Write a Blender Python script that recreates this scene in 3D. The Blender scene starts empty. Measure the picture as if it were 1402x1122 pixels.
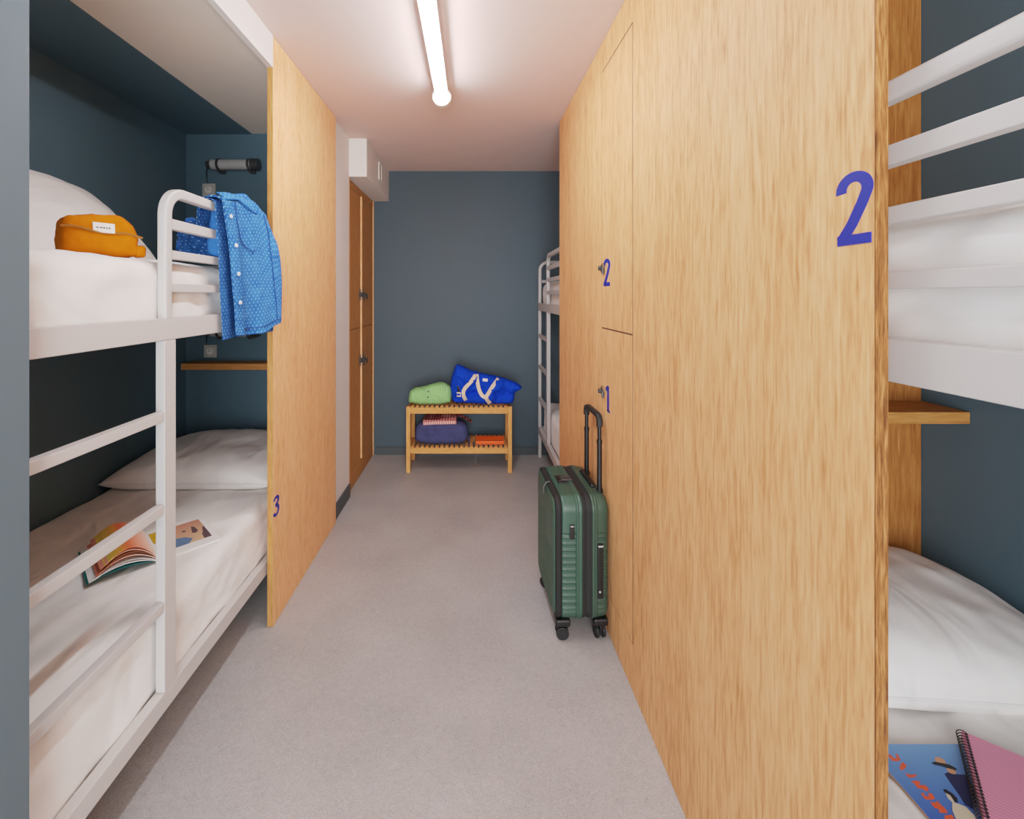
import bpy, bmesh, math, random
from mathutils import Vector, Matrix, noise
from mathutils.geometry import delaunay_2d_cdt
random.seed(7)
C = bpy.context.scene.collection
PI = math.pi
F, CX, CY, CAMZ = 620.0, 648.0, 405.0, 1.41      # lens and eye height measured from the photograph

def at(px, py, Y):
    """world point seen at px,py at distance Y in front of the camera"""
    return Vector(((px - CX) * Y / F, Y, CAMZ - (py - CY) * Y / F))
def onz(px, py, z):
    """world point seen at px,py on the horizontal plane z"""
    Y = (CAMZ - z) * F / (py - CY)
    return Vector(((px - CX) * Y / F, Y, z))
def lerp(a, b, t): return a + (b - a) * t
def sstep(a, b, x):
    t = max(0.0, min(1.0, (x - a) / (b - a))); return t * t * (3 - 2 * t)
def interp(pts, t):
    for (a, va), (b, vb) in zip(pts, pts[1:]):
        if t <= b: return lerp(va, vb, sstep(a, b, t) if b > a else 0)
    return pts[-1][1]
def nz(v, s=1.0): return noise.noise(Vector(v) * s)

# ------------------------------------------------------------------ materials
def srgb(r, g, b):
    def f(c):
        c /= 255.0
        return c / 12.92 if c <= 0.04045 else ((c + 0.055) / 1.055) ** 2.4
    return (f(r), f(g), f(b), 1)
class NT:
    def __init__(s, name):
        s.m = bpy.data.materials.new(name); s.m.use_nodes = True
        s.t = s.m.node_tree; s.n = s.t.nodes; s.l = s.t.links
        s.b = s.n['Principled BSDF']
    def add(s, kind, **kw):
        n = s.n.new(kind)
        for k, v in kw.items():
            if k in n.inputs.keys(): n.inputs[k].default_value = v
            else: setattr(n, k, v)
        return n
    def link(s, a, b): s.l.new(a, b)
    def coords(s, scale, kind='Object', rot=(0, 0, 0)):
        tc = s.add('ShaderNodeTexCoord'); mp = s.add('ShaderNodeMapping')
        mp.inputs['Scale'].default_value = scale; mp.inputs['Rotation'].default_value = rot
        s.link(tc.outputs[kind], mp.inputs['Vector']); return mp.outputs['Vector']
    def noise(s, vec, scale, detail=3, rough=0.55, dist=0.0):
        n = s.add('ShaderNodeTexNoise'); n.inputs['Scale'].default_value = scale
        n.inputs['Detail'].default_value = detail; n.inputs['Roughness'].default_value = rough
        n.inputs['Distortion'].default_value = dist
        s.link(vec, n.inputs['Vector']); return n.outputs['Fac']
    def ramp(s, fac, stops):
        r = s.add('ShaderNodeValToRGB'); e = r.color_ramp.elements
        e[0].position, e[0].color = stops[0]; e[1].position, e[1].color = stops[-1]
        for p, c in stops[1:-1]:
            x = e.new(p); x.color = c
        s.link(fac, r.inputs['Fac']); return r.outputs['Color']
    def math(s, op, a, b=0.0):
        n = s.add('ShaderNodeMath'); n.operation = op
        for i, x in enumerate((a, b)):
            if isinstance(x, (int, float)): n.inputs[i].default_value = x
            else: s.link(x, n.inputs[i])
        return n.outputs[0]
    def mix(s, fac, a, b, mode='MIX'):
        n = s.add('ShaderNodeMix'); n.data_type = 'RGBA'; n.blend_type = mode
        for sock, x in ((n.inputs[0], fac), (n.inputs[6], a), (n.inputs[7], b)):
            if isinstance(x, (int, float, tuple)): sock.default_value = x
            else: s.link(x, sock)
        return n.outputs[2]
    def bump(s, h, strength=0.2, dist=0.01):
        n = s.add('ShaderNodeBump'); n.inputs['Strength'].default_value = strength
        n.inputs['Distance'].default_value = dist
        s.link(h, n.inputs['Height']); s.link(n.outputs['Normal'], s.b.inputs['Normal'])
    def color(s, c):
        if isinstance(c, tuple): s.b.inputs['Base Color'].default_value = c
        else: s.link(c, s.b.inputs['Base Color'])
    def rough(s, r): s.b.inputs['Roughness'].default_value = r
    def spec(s, v): s.b.inputs['Specular IOR Level'].default_value = v

def plain(name, rgb, rough=0.5, metal=0.0, spec=0.5, var=0.04, scale=14, bump=0.0, bscale=200):
    t = NT(name); v = t.coords((1, 1, 1)); c = srgb(*rgb)
    f = t.noise(v, scale, 4)
    lo = tuple(x * (1 - var) for x in c[:3]) + (1,); hi = tuple(min(1, x * (1 + var)) for x in c[:3]) + (1,)
    t.color(t.ramp(f, [(0.3, lo), (0.7, hi)])); t.rough(rough); t.spec(spec)
    t.b.inputs['Metallic'].default_value = metal
    if bump: t.bump(t.noise(v, bscale, 2), bump, 0.002)
    return t.m
def wood(name, dark, mid, light, vertical='Z', rough=0.45, fine=1.0, contrast=1.0):
    t = NT(name)
    k = {'Z': (1, 1, .045), 'X': (.045, 1, 1), 'Y': (1, .045, 1)}[vertical]
    v = t.coords(tuple(x * fine for x in k)); kk = {'Z': (1, 1, .16), 'X': (.16, 1, 1), 'Y': (1, .16, 1)}[vertical]
    v2 = t.coords(tuple(x * fine for x in kk))
    k3 = {'Z': (1, 1, .10), 'X': (.10, 1, 1), 'Y': (1, .10, 1)}[vertical]
    v3 = t.coords(tuple(x * fine for x in k3))
    a = t.noise(v3, 120, 3, .55, .4)                       # short vessel flecks
    b = t.noise(v, 210, 3, .6)                             # fine pores
    c = t.noise(v3, 9, 3, .5, 1.5)                         # broad cathedral tone
    d = t.noise(v3, 46, 4, .6, 1.6)
    f = t.math('ADD', t.math('MULTIPLY', a, .36), t.math('MULTIPLY', b, .20))
    f = t.math('ADD', f, t.math('ADD', t.math('MULTIPLY', c, .18), t.math('MULTIPLY', d, .26)))
    w = .16 / contrast
    t.color(t.ramp(f, [(.5 - w, srgb(*dark)), (.5, srgb(*mid)), (.5 + w, srgb(*light))]))
    t.rough(rough + .1); t.spec(.16); t.bump(f, .08, .002)
    return t.m
def linen(name, rgb, amount=.35):
    t = NT(name); v = t.coords((1, 1, 1)); c = srgb(*rgb)
    f = t.noise(v, 5, 5, .6, .8)
    lo = tuple(x * .95 for x in c[:3]) + (1,)
    t.color(t.ramp(f, [(.3, lo), (.7, c)])); t.rough(.9); t.spec(.15)
    w = t.noise(t.coords((1, .5, .8), rot=(0, 0, .6)), 6.5, 2.2, .5, .5)
    t.bump(w, amount, .05)
    t.b.inputs['Sheen Weight'].default_value = .15
    return t.m

M = {}
M['wall_blue'] = plain('wall_blue_paint', (70, 84, 92), .55, var=.03, scale=2, bump=.02, spec=.3)
M['wall_dark'] = plain('niche_dark_blue_paint', (80, 103, 114), .5, var=.03, scale=2, bump=.02, spec=.3)
M['wall_return'] = plain('return_wall_paint', (88, 100, 106), .6, var=.02, scale=2, spec=.2)
M['wall_white'] = plain('warm_white_paint', (226, 217, 210), .7, var=.015, scale=3, spec=.2)
M['ceil'] = plain('ceiling_blush_paint', (224, 196, 186), .8, var=.015, scale=1.2, spec=.1)
M['soffit'] = plain('soffit_grey_paint', (224, 209, 194), .75, var=.02, scale=2, spec=.15)
M['base'] = plain('dark_skirting', (66, 70, 72), .5)
M['oak'] = wood('oak_veneer', (182, 112, 60), (228, 163, 110), (242, 188, 138))
M['oak_left'] = wood('oak_veneer_fine', (200, 126, 72), (238, 173, 122), (247, 196, 150), fine=1.4)
M['oak_edge'] = wood('oak_edge_band', (70, 38, 15), (124, 76, 38), (168, 114, 68), fine=2.2, contrast=1.3)
M['oak_dark'] = wood('oak_side_board', (140, 80, 34), (176, 110, 54), (202, 138, 76), fine=.8, contrast=1.1)
M['oak_locker'] = wood('oak_locker_veneer', (150, 96, 46), (182, 126, 70), (202, 148, 90), fine=1.4)
M['oak_shelf'] = wood('oak_shelf', (150, 92, 42), (190, 126, 66), (210, 150, 88), vertical='X')
M['bench'] = wood('bamboo', (188, 120, 56), (216, 150, 84), (232, 172, 106), vertical='X', fine=1.5)
M['bench_v'] = wood('bamboo_upright', (188, 120, 56), (218, 152, 86), (234, 174, 108), vertical='Z', fine=1.5)
M['bench_y'] = wood('bamboo_slat', (176, 110, 52), (206, 140, 76), (224, 162, 98), vertical='Y', fine=1.5)
M['groove'] = plain('groove_shadow', (84, 48, 22), .8)
M['white_metal'] = plain('white_powder_coat', (190, 184, 180), .38, var=.01, spec=.45)
M['linen'] = linen('white_linen', (235, 230, 225), .6)
M['linen_side'] = linen('white_sheet', (231, 226, 222), .5)
M['pillow'] = linen('pillow_cotton', (238, 230, 224), .6)
M['blue_num'] = plain('cobalt_sticker', (20, 38, 146), .5, var=.01)
M['navy_num'] = plain('navy_sticker', (20, 22, 100), .5, var=.01)
M['chrome'] = plain('brushed_steel', (200, 195, 190), .3, metal=.35)
M['chrome_dark'] = plain('dark_steel', (74, 72, 70), .38, metal=.5)
M['brass'] = plain('aged_brass', (150, 125, 90), .35, metal=.8)
M['socket'] = plain('grey_plastic', (184, 176, 164), .45)
M['black'] = plain('black_plastic', (8, 8, 9), .42)
M['rubber'] = plain('black_rubber', (12, 12, 12), .6)
M['zip'] = plain('zip_tape', (13, 12, 12), .75, bump=.3, bscale=500)
M['green'] = plain('green_shell', (48, 76, 62), .42, var=.03, bump=.03, bscale=900)
M['green_dark'] = plain('green_shell_rear', (49, 70, 56), .42, var=.03, bump=.03, bscale=900)
M['mustard'] = plain('mustard_canvas', (198, 104, 5), .9, var=.08, scale=30, bump=.15, bscale=600, spec=.1)
M['mustard_d'] = plain('mustard_zip', (150, 92, 12), .8)
M['label'] = plain('woven_label', (238, 233, 225), .8)
M['ink'] = plain('grey_ink', (70, 66, 70), .8)
M['cobalt'] = plain('cobalt_canvas', (18, 62, 190), .9, var=.12, scale=16, bump=.2, bscale=300, spec=.1)
M['strap'] = plain('cream_webbing', (232, 203, 170), .9, var=.06, scale=40)
M['navy'] = plain('navy_wool', (66, 68, 104), .95, var=.1, scale=20, bump=.2, bscale=300, spec=.1)
M['orange'] = plain('orange_cover', (255, 92, 4), .6)
M['wire'] = plain('spiral_wire', (58, 52, 48), .35, metal=.6)
M['card'] = plain('brown_card', (150, 112, 84), .8)
M['paper'] = plain('white_paper', (236, 232, 228), .7)
M['teal'] = plain('teal_page', (8, 110, 108), .6)

# floor: speckled grey linoleum
t = NT('grey_linoleum'); v = t.coords((1, 1, 1))
a = t.noise(v, 260, 3, .7); b = t.noise(v, 3, 4, .5); c2 = t.noise(v, 60, 4, .6, 1.5)
f = t.math('ADD', t.math('MULTIPLY', a, .55), t.math('ADD', t.math('MULTIPLY', b, .2), t.math('MULTIPLY', c2, .25)))
t.color(t.ramp(f, [(.36, srgb(138, 134, 131)), (.5, srgb(164, 159, 156)), (.64, srgb(184, 179, 176))]))
t.rough(.36); t.spec(.4); t.bump(a, .05, .002); M['floor'] = t.m

# sweater: vertical knit ribs
t = NT('mint_knit'); v = t.coords((1, 1, 1))
w = t.add('ShaderNodeTexWave'); w.inputs['Scale'].default_value = 24; w.inputs['Distortion'].default_value = .6
w.bands_direction = 'X'; t.link(v, w.inputs['Vector'])
t.color(t.ramp(w.outputs['Fac'], [(.1, srgb(136, 190, 116)), (.8, srgb(164, 216, 142))])); t.rough(.95); t.spec(.1)
t.bump(w.outputs['Fac'], .5, .006); M['mint'] = t.m
# checked red shirt
t = NT('red_check'); v = t.coords((1, 1, 1))
w1 = t.add('ShaderNodeTexWave'); w1.inputs['Scale'].default_value = 14; w1.bands_direction = 'X'; t.link(v, w1.inputs['Vector'])
w2 = t.add('ShaderNodeTexWave'); w2.inputs['Scale'].default_value = 14; w2.bands_direction = 'Z'; t.link(v, w2.inputs['Vector'])
f = t.math('MULTIPLY', t.math('ADD', w1.outputs['Fac'], w2.outputs['Fac']), .5)
t.color(t.ramp(f, [(.2, srgb(112, 42, 44)), (.6, srgb(170, 84, 78)), (.9, srgb(206, 150, 140))])); t.rough(.9); M['check'] = t.m
t = NT('pink_check_band'); v = t.coords((1, 1, 1))
w1 = t.add('ShaderNodeTexWave'); w1.inputs['Scale'].default_value = 18; w1.bands_direction = 'X'; t.link(v, w1.inputs['Vector'])
t.color(t.ramp(w1.outputs['Fac'], [(.1, srgb(190, 96, 92)), (.6, srgb(232, 168, 156)), (.9, srgb(240, 200, 186))])); t.rough(.9); M['check_band'] = t.m

def denim(name, dark, light, dot):
    t = NT(name)
    tc = t.add('ShaderNodeTexCoord'); sep = t.add('ShaderNodeSeparateXYZ'); t.link(tc.outputs['UV'], sep.inputs[0])
    su = t.math('MULTIPLY', sep.outputs[0], 1 / .021); sv = t.math('MULTIPLY', sep.outputs[1], 1 / .0105)
    row = t.math('FLOOR', sv); odd = t.math('MODULO', row, 2.0)
    u2 = t.math('ADD', su, t.math('MULTIPLY', t.math('ABSOLUTE', odd), .5))
    fu = t.math('SUBTRACT', t.math('FRACT', u2), .5); fv = t.math('SUBTRACT', t.math('FRACT', sv), .5)
    fu = t.math('MULTIPLY', fu, 2.0)
    d = t.math('SQRT', t.math('ADD', t.math('MULTIPLY', fu, fu), t.math('MULTIPLY', fv, fv)))
    m = t.math('LESS_THAN', d, .21)
    v = t.coords((1, 1, 1)); n1 = t.noise(v, 22, 6, .65); n2 = t.noise(v, 420, 2, .6)
    base = t.ramp(t.math('ADD', t.math('MULTIPLY', n1, .65), t.math('MULTIPLY', n2, .35)), [(.34, srgb(*dark)), (.66, srgb(*light))])
    t.color(t.mix(m, base, srgb(*dot))); t.rough(.92); t.spec(.1); t.bump(n1, .35, .012)
    return t.m
M['denim'] = denim('dotted_denim', (28, 78, 148), (66, 124, 192), (132, 178, 222))
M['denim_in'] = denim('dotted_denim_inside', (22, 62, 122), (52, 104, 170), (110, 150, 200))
M['denim_trim'] = plain('denim_trim', (46, 98, 166), .92, var=.15, scale=60, spec=.1)
M['stitch'] = plain('denim_seam', (26, 66, 130), .9)
M['snap'] = plain('pearl_snap', (214, 220, 228), .25)

for nm, st in (('led', 60), ('led_dim', 9)):
    t = NT(nm + '_glow'); t.b.inputs['Base Color'].default_value = (1, 1, 1, 1)
    t.b.inputs['Emission Color'].default_value = (.80, .90, 1, 1); t.b.inputs['Emission Strength'].default_value = st
    M[nm] = t.m
# clear polycarbonate tube: thin film, mostly see-through
t = NT('clear_tube'); mx = t.add('ShaderNodeMixShader'); tr = t.add('ShaderNodeBsdfTransparent'); gl = t.add('ShaderNodeBsdfGlossy')
gl.inputs['Roughness'].default_value = .08; tr.inputs['Color'].default_value = (.96, .94, .92, 1)
lw = t.add('ShaderNodeLayerWeight'); lw.inputs['Blend'].default_value = .25
t.link(t.math('MULTIPLY', lw.outputs['Facing'], .45), mx.inputs[0]); t.link(tr.outputs[0], mx.inputs[1]); t.link(gl.outputs[0], mx.inputs[2])
t.link(mx.outputs[0], t.n['Material Output'].inputs['Surface']); M['tube'] = t.m

# magazine cover: blue sky gradient (printed), pages
def gradient(name, axis, a, b, lo, hi, rough=.35):
    t = NT(name); tc = t.add('ShaderNodeTexCoord'); sep = t.add('ShaderNodeSeparateXYZ'); t.link(tc.outputs['Object'], sep.inputs[0])
    f = t.math('DIVIDE', t.math('SUBTRACT', sep.outputs[axis], lo), hi - lo)
    t.color(t.ramp(f, [(0, srgb(*a)), (1, srgb(*b))])); t.rough(rough); return t.m
M['cover'] = gradient('printed_sky', 1, (44, 78, 170), (112, 160, 214), -.16, 0.0)
M['red_ink'] = plain('printed_red', (232, 92, 52), .4)
M['navy_ink'] = plain('printed_navy', (28, 34, 78), .4)
M['black_ink'] = plain('printed_black', (22, 24, 34), .4)
M['skin_ink'] = plain('printed_tan', (206, 150, 112), .4)
M['cream_ink'] = plain('printed_cream', (216, 200, 172), .4)
t = NT('ruled_pink_paper'); v = t.coords((1, 1, 1)); tc = t.add('ShaderNodeTexCoord'); sep = t.add('ShaderNodeSeparateXYZ'); t.link(tc.outputs['Object'], sep.inputs[0])
fr = t.math('FRACT', t.math('MULTIPLY', sep.outputs[1], 1 / .0072)); ln = t.math('LESS_THAN', fr, .13)
t.color(t.mix(ln, srgb(232, 146, 172), srgb(188, 104, 138))); t.rough(.7); M['pink'] = t.m
M['yellow_pg'] = gradient('yellow_page', 1, (206, 150, 40), (240, 216, 110), 0, .2)
M['coral_pg'] = gradient('coral_page', 0, (236, 120, 82), (248, 214, 196), -.19, 0)
t = NT('sunset_page'); tc = t.add('ShaderNodeTexCoord'); sep = t.add('ShaderNodeSeparateXYZ'); t.link(tc.outputs['Object'], sep.inputs[0])
t.color(t.ramp(t.math('DIVIDE', sep.outputs[0], -.15), [(.0, srgb(246, 222, 212)), (.28, srgb(244, 170, 140)), (.55, srgb(232, 110, 66)), (.72, srgb(226, 160, 60)), (1, srgb(238, 206, 84))])); t.rough(.5); M['sunset_pg'] = t.m
M['brown_pg'] = plain('brown_page', (150, 84, 48), .5)
M['grey_pg'] = plain('grey_page', (196, 190, 186), .6)
M['photo_sand'] = gradient('beach_print', 1, (216, 178, 140), (196, 126, 108), .05, .24)
M['photo_sea'] = plain('sea_print', (96, 122, 156), .5, var=.2, scale=60)
M['photo_fig'] = plain('figure_print', (92, 70, 74), .5, var=.3, scale=80)
M['photo_yel'] = plain('yellow_print', (206, 160, 30), .5, var=.4, scale=90)

# ------------------------------------------------------------------ objects
OFF = {}
def smooth_angle(me, deg=40):
    me.polygons.foreach_set('use_smooth', [True] * len(me.polygons))
    try: me.set_sharp_from_angle(angle=math.radians(deg))
    except Exception: pass
def link_mesh(name, bm, mat, parent=None, smooth=40, local=False):
    """one mesh object; its coordinates are world ones unless local=True"""
    off = Vector((0, 0, 0))
    if parent is not None: off = OFF.get(parent.name, Vector((0, 0, 0)))
    if not local and off.length > 0: bmesh.ops.translate(bm, verts=bm.verts, vec=-off)
    bmesh.ops.recalc_face_normals(bm, faces=bm.faces)
    me = bpy.data.meshes.new(name); bm.to_mesh(me); bm.free()
    for m_ in (mat if isinstance(mat, (list, tuple)) else [mat]): me.materials.append(m_)
    if smooth: smooth_angle(me, smooth)
    o = bpy.data.objects.new(name, me); C.objects.link(o)
    if 0 < smooth <= 40:
        wn = o.modifiers.new('weighted_normal', 'WEIGHTED_NORMAL'); wn.weight = 100; wn.keep_sharp = True
    if parent is not None:
        o.parent = parent; OFF[o.name] = off
    return o
def tag(o, label, cat, group=None):
    o['label'] = label; o['category'] = cat
    if group: o['group'] = group
    return o
def thing(name, label, cat, loc=(0, 0, 0), rotz=0, group=None):
    o = bpy.data.objects.new(name, None); C.objects.link(o); o.location = loc
    o.rotation_euler = (0, 0, rotz); o.empty_display_size = .05
    OFF[o.name] = Vector(loc); return tag(o, label, cat, group)
def struct(name, bm, mat, smooth=30):
    o = link_mesh(name, bm, mat, None, smooth); o['kind'] = 'structure'; return o

def merge(dst, src):
    me = bpy.data.meshes.new('tmp'); src.to_mesh(me); src.free(); dst.from_mesh(me); bpy.data.meshes.remove(me)
def box(bm, x0, x1, y0, y1, z0, z1, bev=0.0, mi=0, seg=2, mat=None):
    b = bmesh.new(); bmesh.ops.create_cube(b, size=1)
    for v in b.verts:
        v.co = Vector((lerp(x0, x1, v.co.x + .5), lerp(y0, y1, v.co.y + .5), lerp(z0, z1, v.co.z + .5)))
    if bev: bmesh.ops.bevel(b, geom=b.edges[:], offset=bev, segments=seg, profile=.5, affect='EDGES', clamp_overlap=True)
    if mat is not None: bmesh.ops.transform(b, matrix=mat, verts=b.verts)
    for f_ in b.faces: f_.material_index = mi
    merge(bm, b); return bm
def cyl(bm, p0, p1, r, r2=None, n=24, mi=0, caps=True, bev=0):
    p0, p1 = Vector(p0), Vector(p1); d = p1 - p0
    b = bmesh.new()
    bmesh.ops.create_cone(b, cap_ends=caps, segments=n, radius1=r, radius2=r if r2 is None else r2, depth=d.length)
    if bev:
        es = [e for e in b.edges if len(e.link_faces) == 2 and any(len(f_.verts) > 4 for f_ in e.link_faces)]
        bmesh.ops.bevel(b, geom=es, offset=bev, segments=3, profile=.5, affect='EDGES')
    q = d.to_track_quat('Z', 'Y').to_matrix().to_4x4()
    bmesh.ops.transform(b, matrix=Matrix.Translation((p0 + p1) / 2) @ q, verts=b.verts)
    for f_ in b.faces: f_.material_index = mi
    merge(bm, b); return bm
def sweep(bm, path, prof, side=None, closed=False, caps=True, mi=0):
    """sweep a closed profile [(a,b)...] along path; a along 'side' direction, b along the third axis"""
    P = [Vector(p) for p in path]; n = len(P); rings = []
    for i, p in enumerate(P):
        if closed: tn = (P[(i + 1) % n] - P[i - 1])
        else: tn = P[min(i + 1, n - 1)] - P[max(i - 1, 0)]
        tn.normalize()
        if side is None:
            s_ = tn.cross(Vector((0, 0, 1)))
            if s_.length < .01: s_ = Vector((1, 0, 0))
        else: s_ = Vector(side) - tn * Vector(side).dot(tn)
        s_.normalize(); u_ = s_.cross(tn).normalized()
        rings.append([bm.verts.new(p + s_ * a + u_ * b) for a, b in prof])
    m = len(prof)
    rng = range(n) if closed else range(n - 1)
    for i in rng:
        A, B = rings[i], rings[(i + 1) % n]
        for j in range(m):
            f_ = bm.faces.new((A[j], A[(j + 1) % m], B[(j + 1) % m], B[j])); f_.material_index = mi
    if caps and not closed:
        bm.faces.new(rings[0][::-1]).material_index = mi; bm.faces.new(rings[-1]).material_index = mi
    return bm
def circ(r, n=10, rb=None): return [(r * math.cos(2 * PI * k / n), (rb or r) * math.sin(2 * PI * k / n)) for k in range(n)]
def rrect(w, h, r, n=3):
    pts = []
    for cx_, cy_, a0 in ((w / 2 - r, h / 2 - r, 0), (-w / 2 + r, h / 2 - r, 90), (-w / 2 + r, -h / 2 + r, 180), (w / 2 - r, -h / 2 + r, 270)):
        for k in range(n + 1):
            a = math.radians(a0 + 90 * k / n); pts.append((cx_ + r * math.cos(a), cy_ + r * math.sin(a)))
    return pts
def grid(bm, fn, nu, nv, mi=0, uv=None, closeu=False):
    V = [[bm.verts.new(fn(i / nu, j / nv)) for j in range(nv + 1)] for i in range(nu + (0 if closeu else 1))]
    L = bm.loops.layers.uv.verify() if uv else None
    for i in range(nu):
        for j in range(nv):
            q = [(i, j), (i + 1, j), (i + 1, j + 1), (i, j + 1)]
            f_ = bm.faces.new([V[a % len(V)][b] for a, b in q]); f_.material_index = mi
            if uv:
                for lp, (a, b) in zip(f_.loops, q): lp[L].uv = uv(a / nu, b / nv)
    return V
def poly(bm, pts, mi=0, depth=None):
    vs = [bm.verts.new(p) for p in pts]; f_ = bm.faces.new(vs); f_.material_index = mi
    if depth is not None:
        r = bmesh.ops.extrude_face_region(bm, geom=[f_])
        vv = [g for g in r['geom'] if isinstance(g, bmesh.types.BMVert)]
        bmesh.ops.translate(bm, verts=vv, vec=Vector(depth))
        for g in r['geom']:
            if isinstance(g, bmesh.types.BMFace): g.material_index = mi
        for e in vs:
            for g in e.link_faces: g.material_index = mi
    return bm
def ribbon(bm, pts, width, frame, mi=0, thick=.0006):
    """flat stroke of constant width along 2-D points; frame maps (u,v) -> world, normal pushes thickness"""
    o, eu, ev, nrm = frame; n = len(pts); L = []; R = []
    for i, (x, y) in enumerate(pts):
        x0, y0 = pts[max(i - 1, 0)]; x1, y1 = pts[min(i + 1, n - 1)]
        dx, dy = x1 - x0, y1 - y0; l = math.hypot(dx, dy) or 1; nx_, ny_ = -dy / l, dx / l
        L.append((x + nx_ * width / 2, y + ny_ * width / 2)); R.append((x - nx_ * width / 2, y - ny_ * width / 2))
    def w(p, k): return o + eu * p[0] + ev * p[1] + nrm * k
    rows = []
    for a, b in zip(L, R): rows.append([bm.verts.new(w(a, thick)), bm.verts.new(w(b, thick)), bm.verts.new(w(b, 0)), bm.verts.new(w(a, 0))])
    for A, B in zip(rows, rows[1:]):
        for j in range(4): bm.faces.new((A[j], A[(j + 1) % 4], B[(j + 1) % 4], B[j])).material_index = mi
    bm.faces.new(rows[0]).material_index = mi; bm.faces.new(rows[-1][::-1]).material_index = mi
    return bm
def arc(cx_, cy_, r, a0, a1, n=14, ry=None):
    return [(cx_ + r * math.cos(math.radians(lerp(a0, a1, k / n))), cy_ + (ry or r) * math.sin(math.radians(lerp(a0, a1, k / n)))) for k in range(n + 1)]
def digit(name, d, frame, mat, parent):
    """blue stick-on numeral in a 0.46 x 1 box"""
    bm = bmesh.new(); s = .145
    if d == '2':
        ribbon(bm, arc(.23, .765, .172, 190, -28, 18, .178) + [(.33, .545), (.20, .27), (.058, .05)], s, frame)
        ribbon(bm, [(.01, .0575), (.45, .0575)], s, frame, thick=.0012)
    elif d == '3':
        ribbon(bm, arc(.22, .775, .165, 165, -75, 16, .168) + [(.17, .56)], s, frame)
        ribbon(bm, [(.17, .545)] + arc(.22, .282, .178, 82, -165, 18, .225), s, frame)
    elif d == '1':
        ribbon(bm, [(.25, 0), (.25, .5), (.25, 1)], s * 1.1, frame); ribbon(bm, [(.24, .94), (.06, .80)], s, frame)
        ribbon(bm, [(.17, .03), (.40, .03)], s * .6, frame)
    return link_mesh(name, bm, mat, parent)

def rbox(bm, lo, hi, r, n=(10, 10, 6), fn=None, mi=0, cr=4):
    """softly rounded, densely gridded box; fn(co, normal) -> displaced co"""
    lo, hi = Vector(lo), Vector(hi); cs = []
    for k in range(3):
        a = [lo[k] + r * (1 - math.cos(PI / 2 * i / cr)) for i in range(cr)]
        m = [lerp(lo[k] + r, hi[k] - r, i / n[k]) for i in range(n[k] + 1)]
        b = [hi[k] - r * (1 - math.cos(PI / 2 * i / cr)) for i in range(cr - 1, -1, -1)]
        cs.append(a + m + b)
    b = bmesh.new(); V = {}
    N = [len(c_) for c_ in cs]
    def vert(i, j, k):
        if (i, j, k) not in V:
            p = Vector((cs[0][i], cs[1][j], cs[2][k]))
            q = Vector([min(max(p[a], lo[a] + r), hi[a] - r) for a in range(3)])
            d = p - q
            if d.length > 1e-9:
                d.normalize(); p = q + d * r
            else: d = Vector((0, 0, 0))
            V[(i, j, k)] = b.verts.new(fn(p, d) if fn else p)
        return V[(i, j, k)]
    for ax in range(3):
        u_, w_ = [a for a in range(3) if a != ax]
        for end in (0, N[ax] - 1):
            for i in range(N[u_] - 1):
                for j in range(N[w_] - 1):
                    ids = []
                    for di, dj in ((0, 0), (1, 0), (1, 1), (0, 1)):
                        t_ = [0, 0, 0]; t_[ax] = end; t_[u_] = i + di; t_[w_] = j + dj; ids.append(vert(*t_))
                    b.faces.new(ids).material_index = mi
    bmesh.ops.recalc_face_normals(b, faces=b.faces); merge(bm, b); return bm

def dist_poly(p, P):
    best = 9
    for a, b in zip(P, P[1:] + P[:1]):
        ax, ay = a; bx, by = b; dx, dy = bx - ax, by - ay; l2 = dx * dx + dy * dy or 1e-12
        t_ = max(0, min(1, ((p[0] - ax) * dx + (p[1] - ay) * dy) / l2))
        best = min(best, math.hypot(p[0] - ax - t_ * dx, p[1] - ay - t_ * dy))
    return best
def inside(p, P):
    c_ = False
    for (x0, y0), (x1, y1) in zip(P, P[1:] + P[:1]):
        if (y0 > p[1]) != (y1 > p[1]) and p[0] < (x1 - x0) * (p[1] - y0) / (y1 - y0) + x0: c_ = not c_
    return c_
def smooth_poly(P, it=2):
    for _ in range(it):
        Q = []
        for a, b in zip(P, P[1:] + P[:1]):
            Q += [(lerp(a[0], b[0], .25), lerp(a[1], b[1], .25)), (lerp(a[0], b[0], .75), lerp(a[1], b[1], .75))]
        P = Q
    return P
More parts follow.
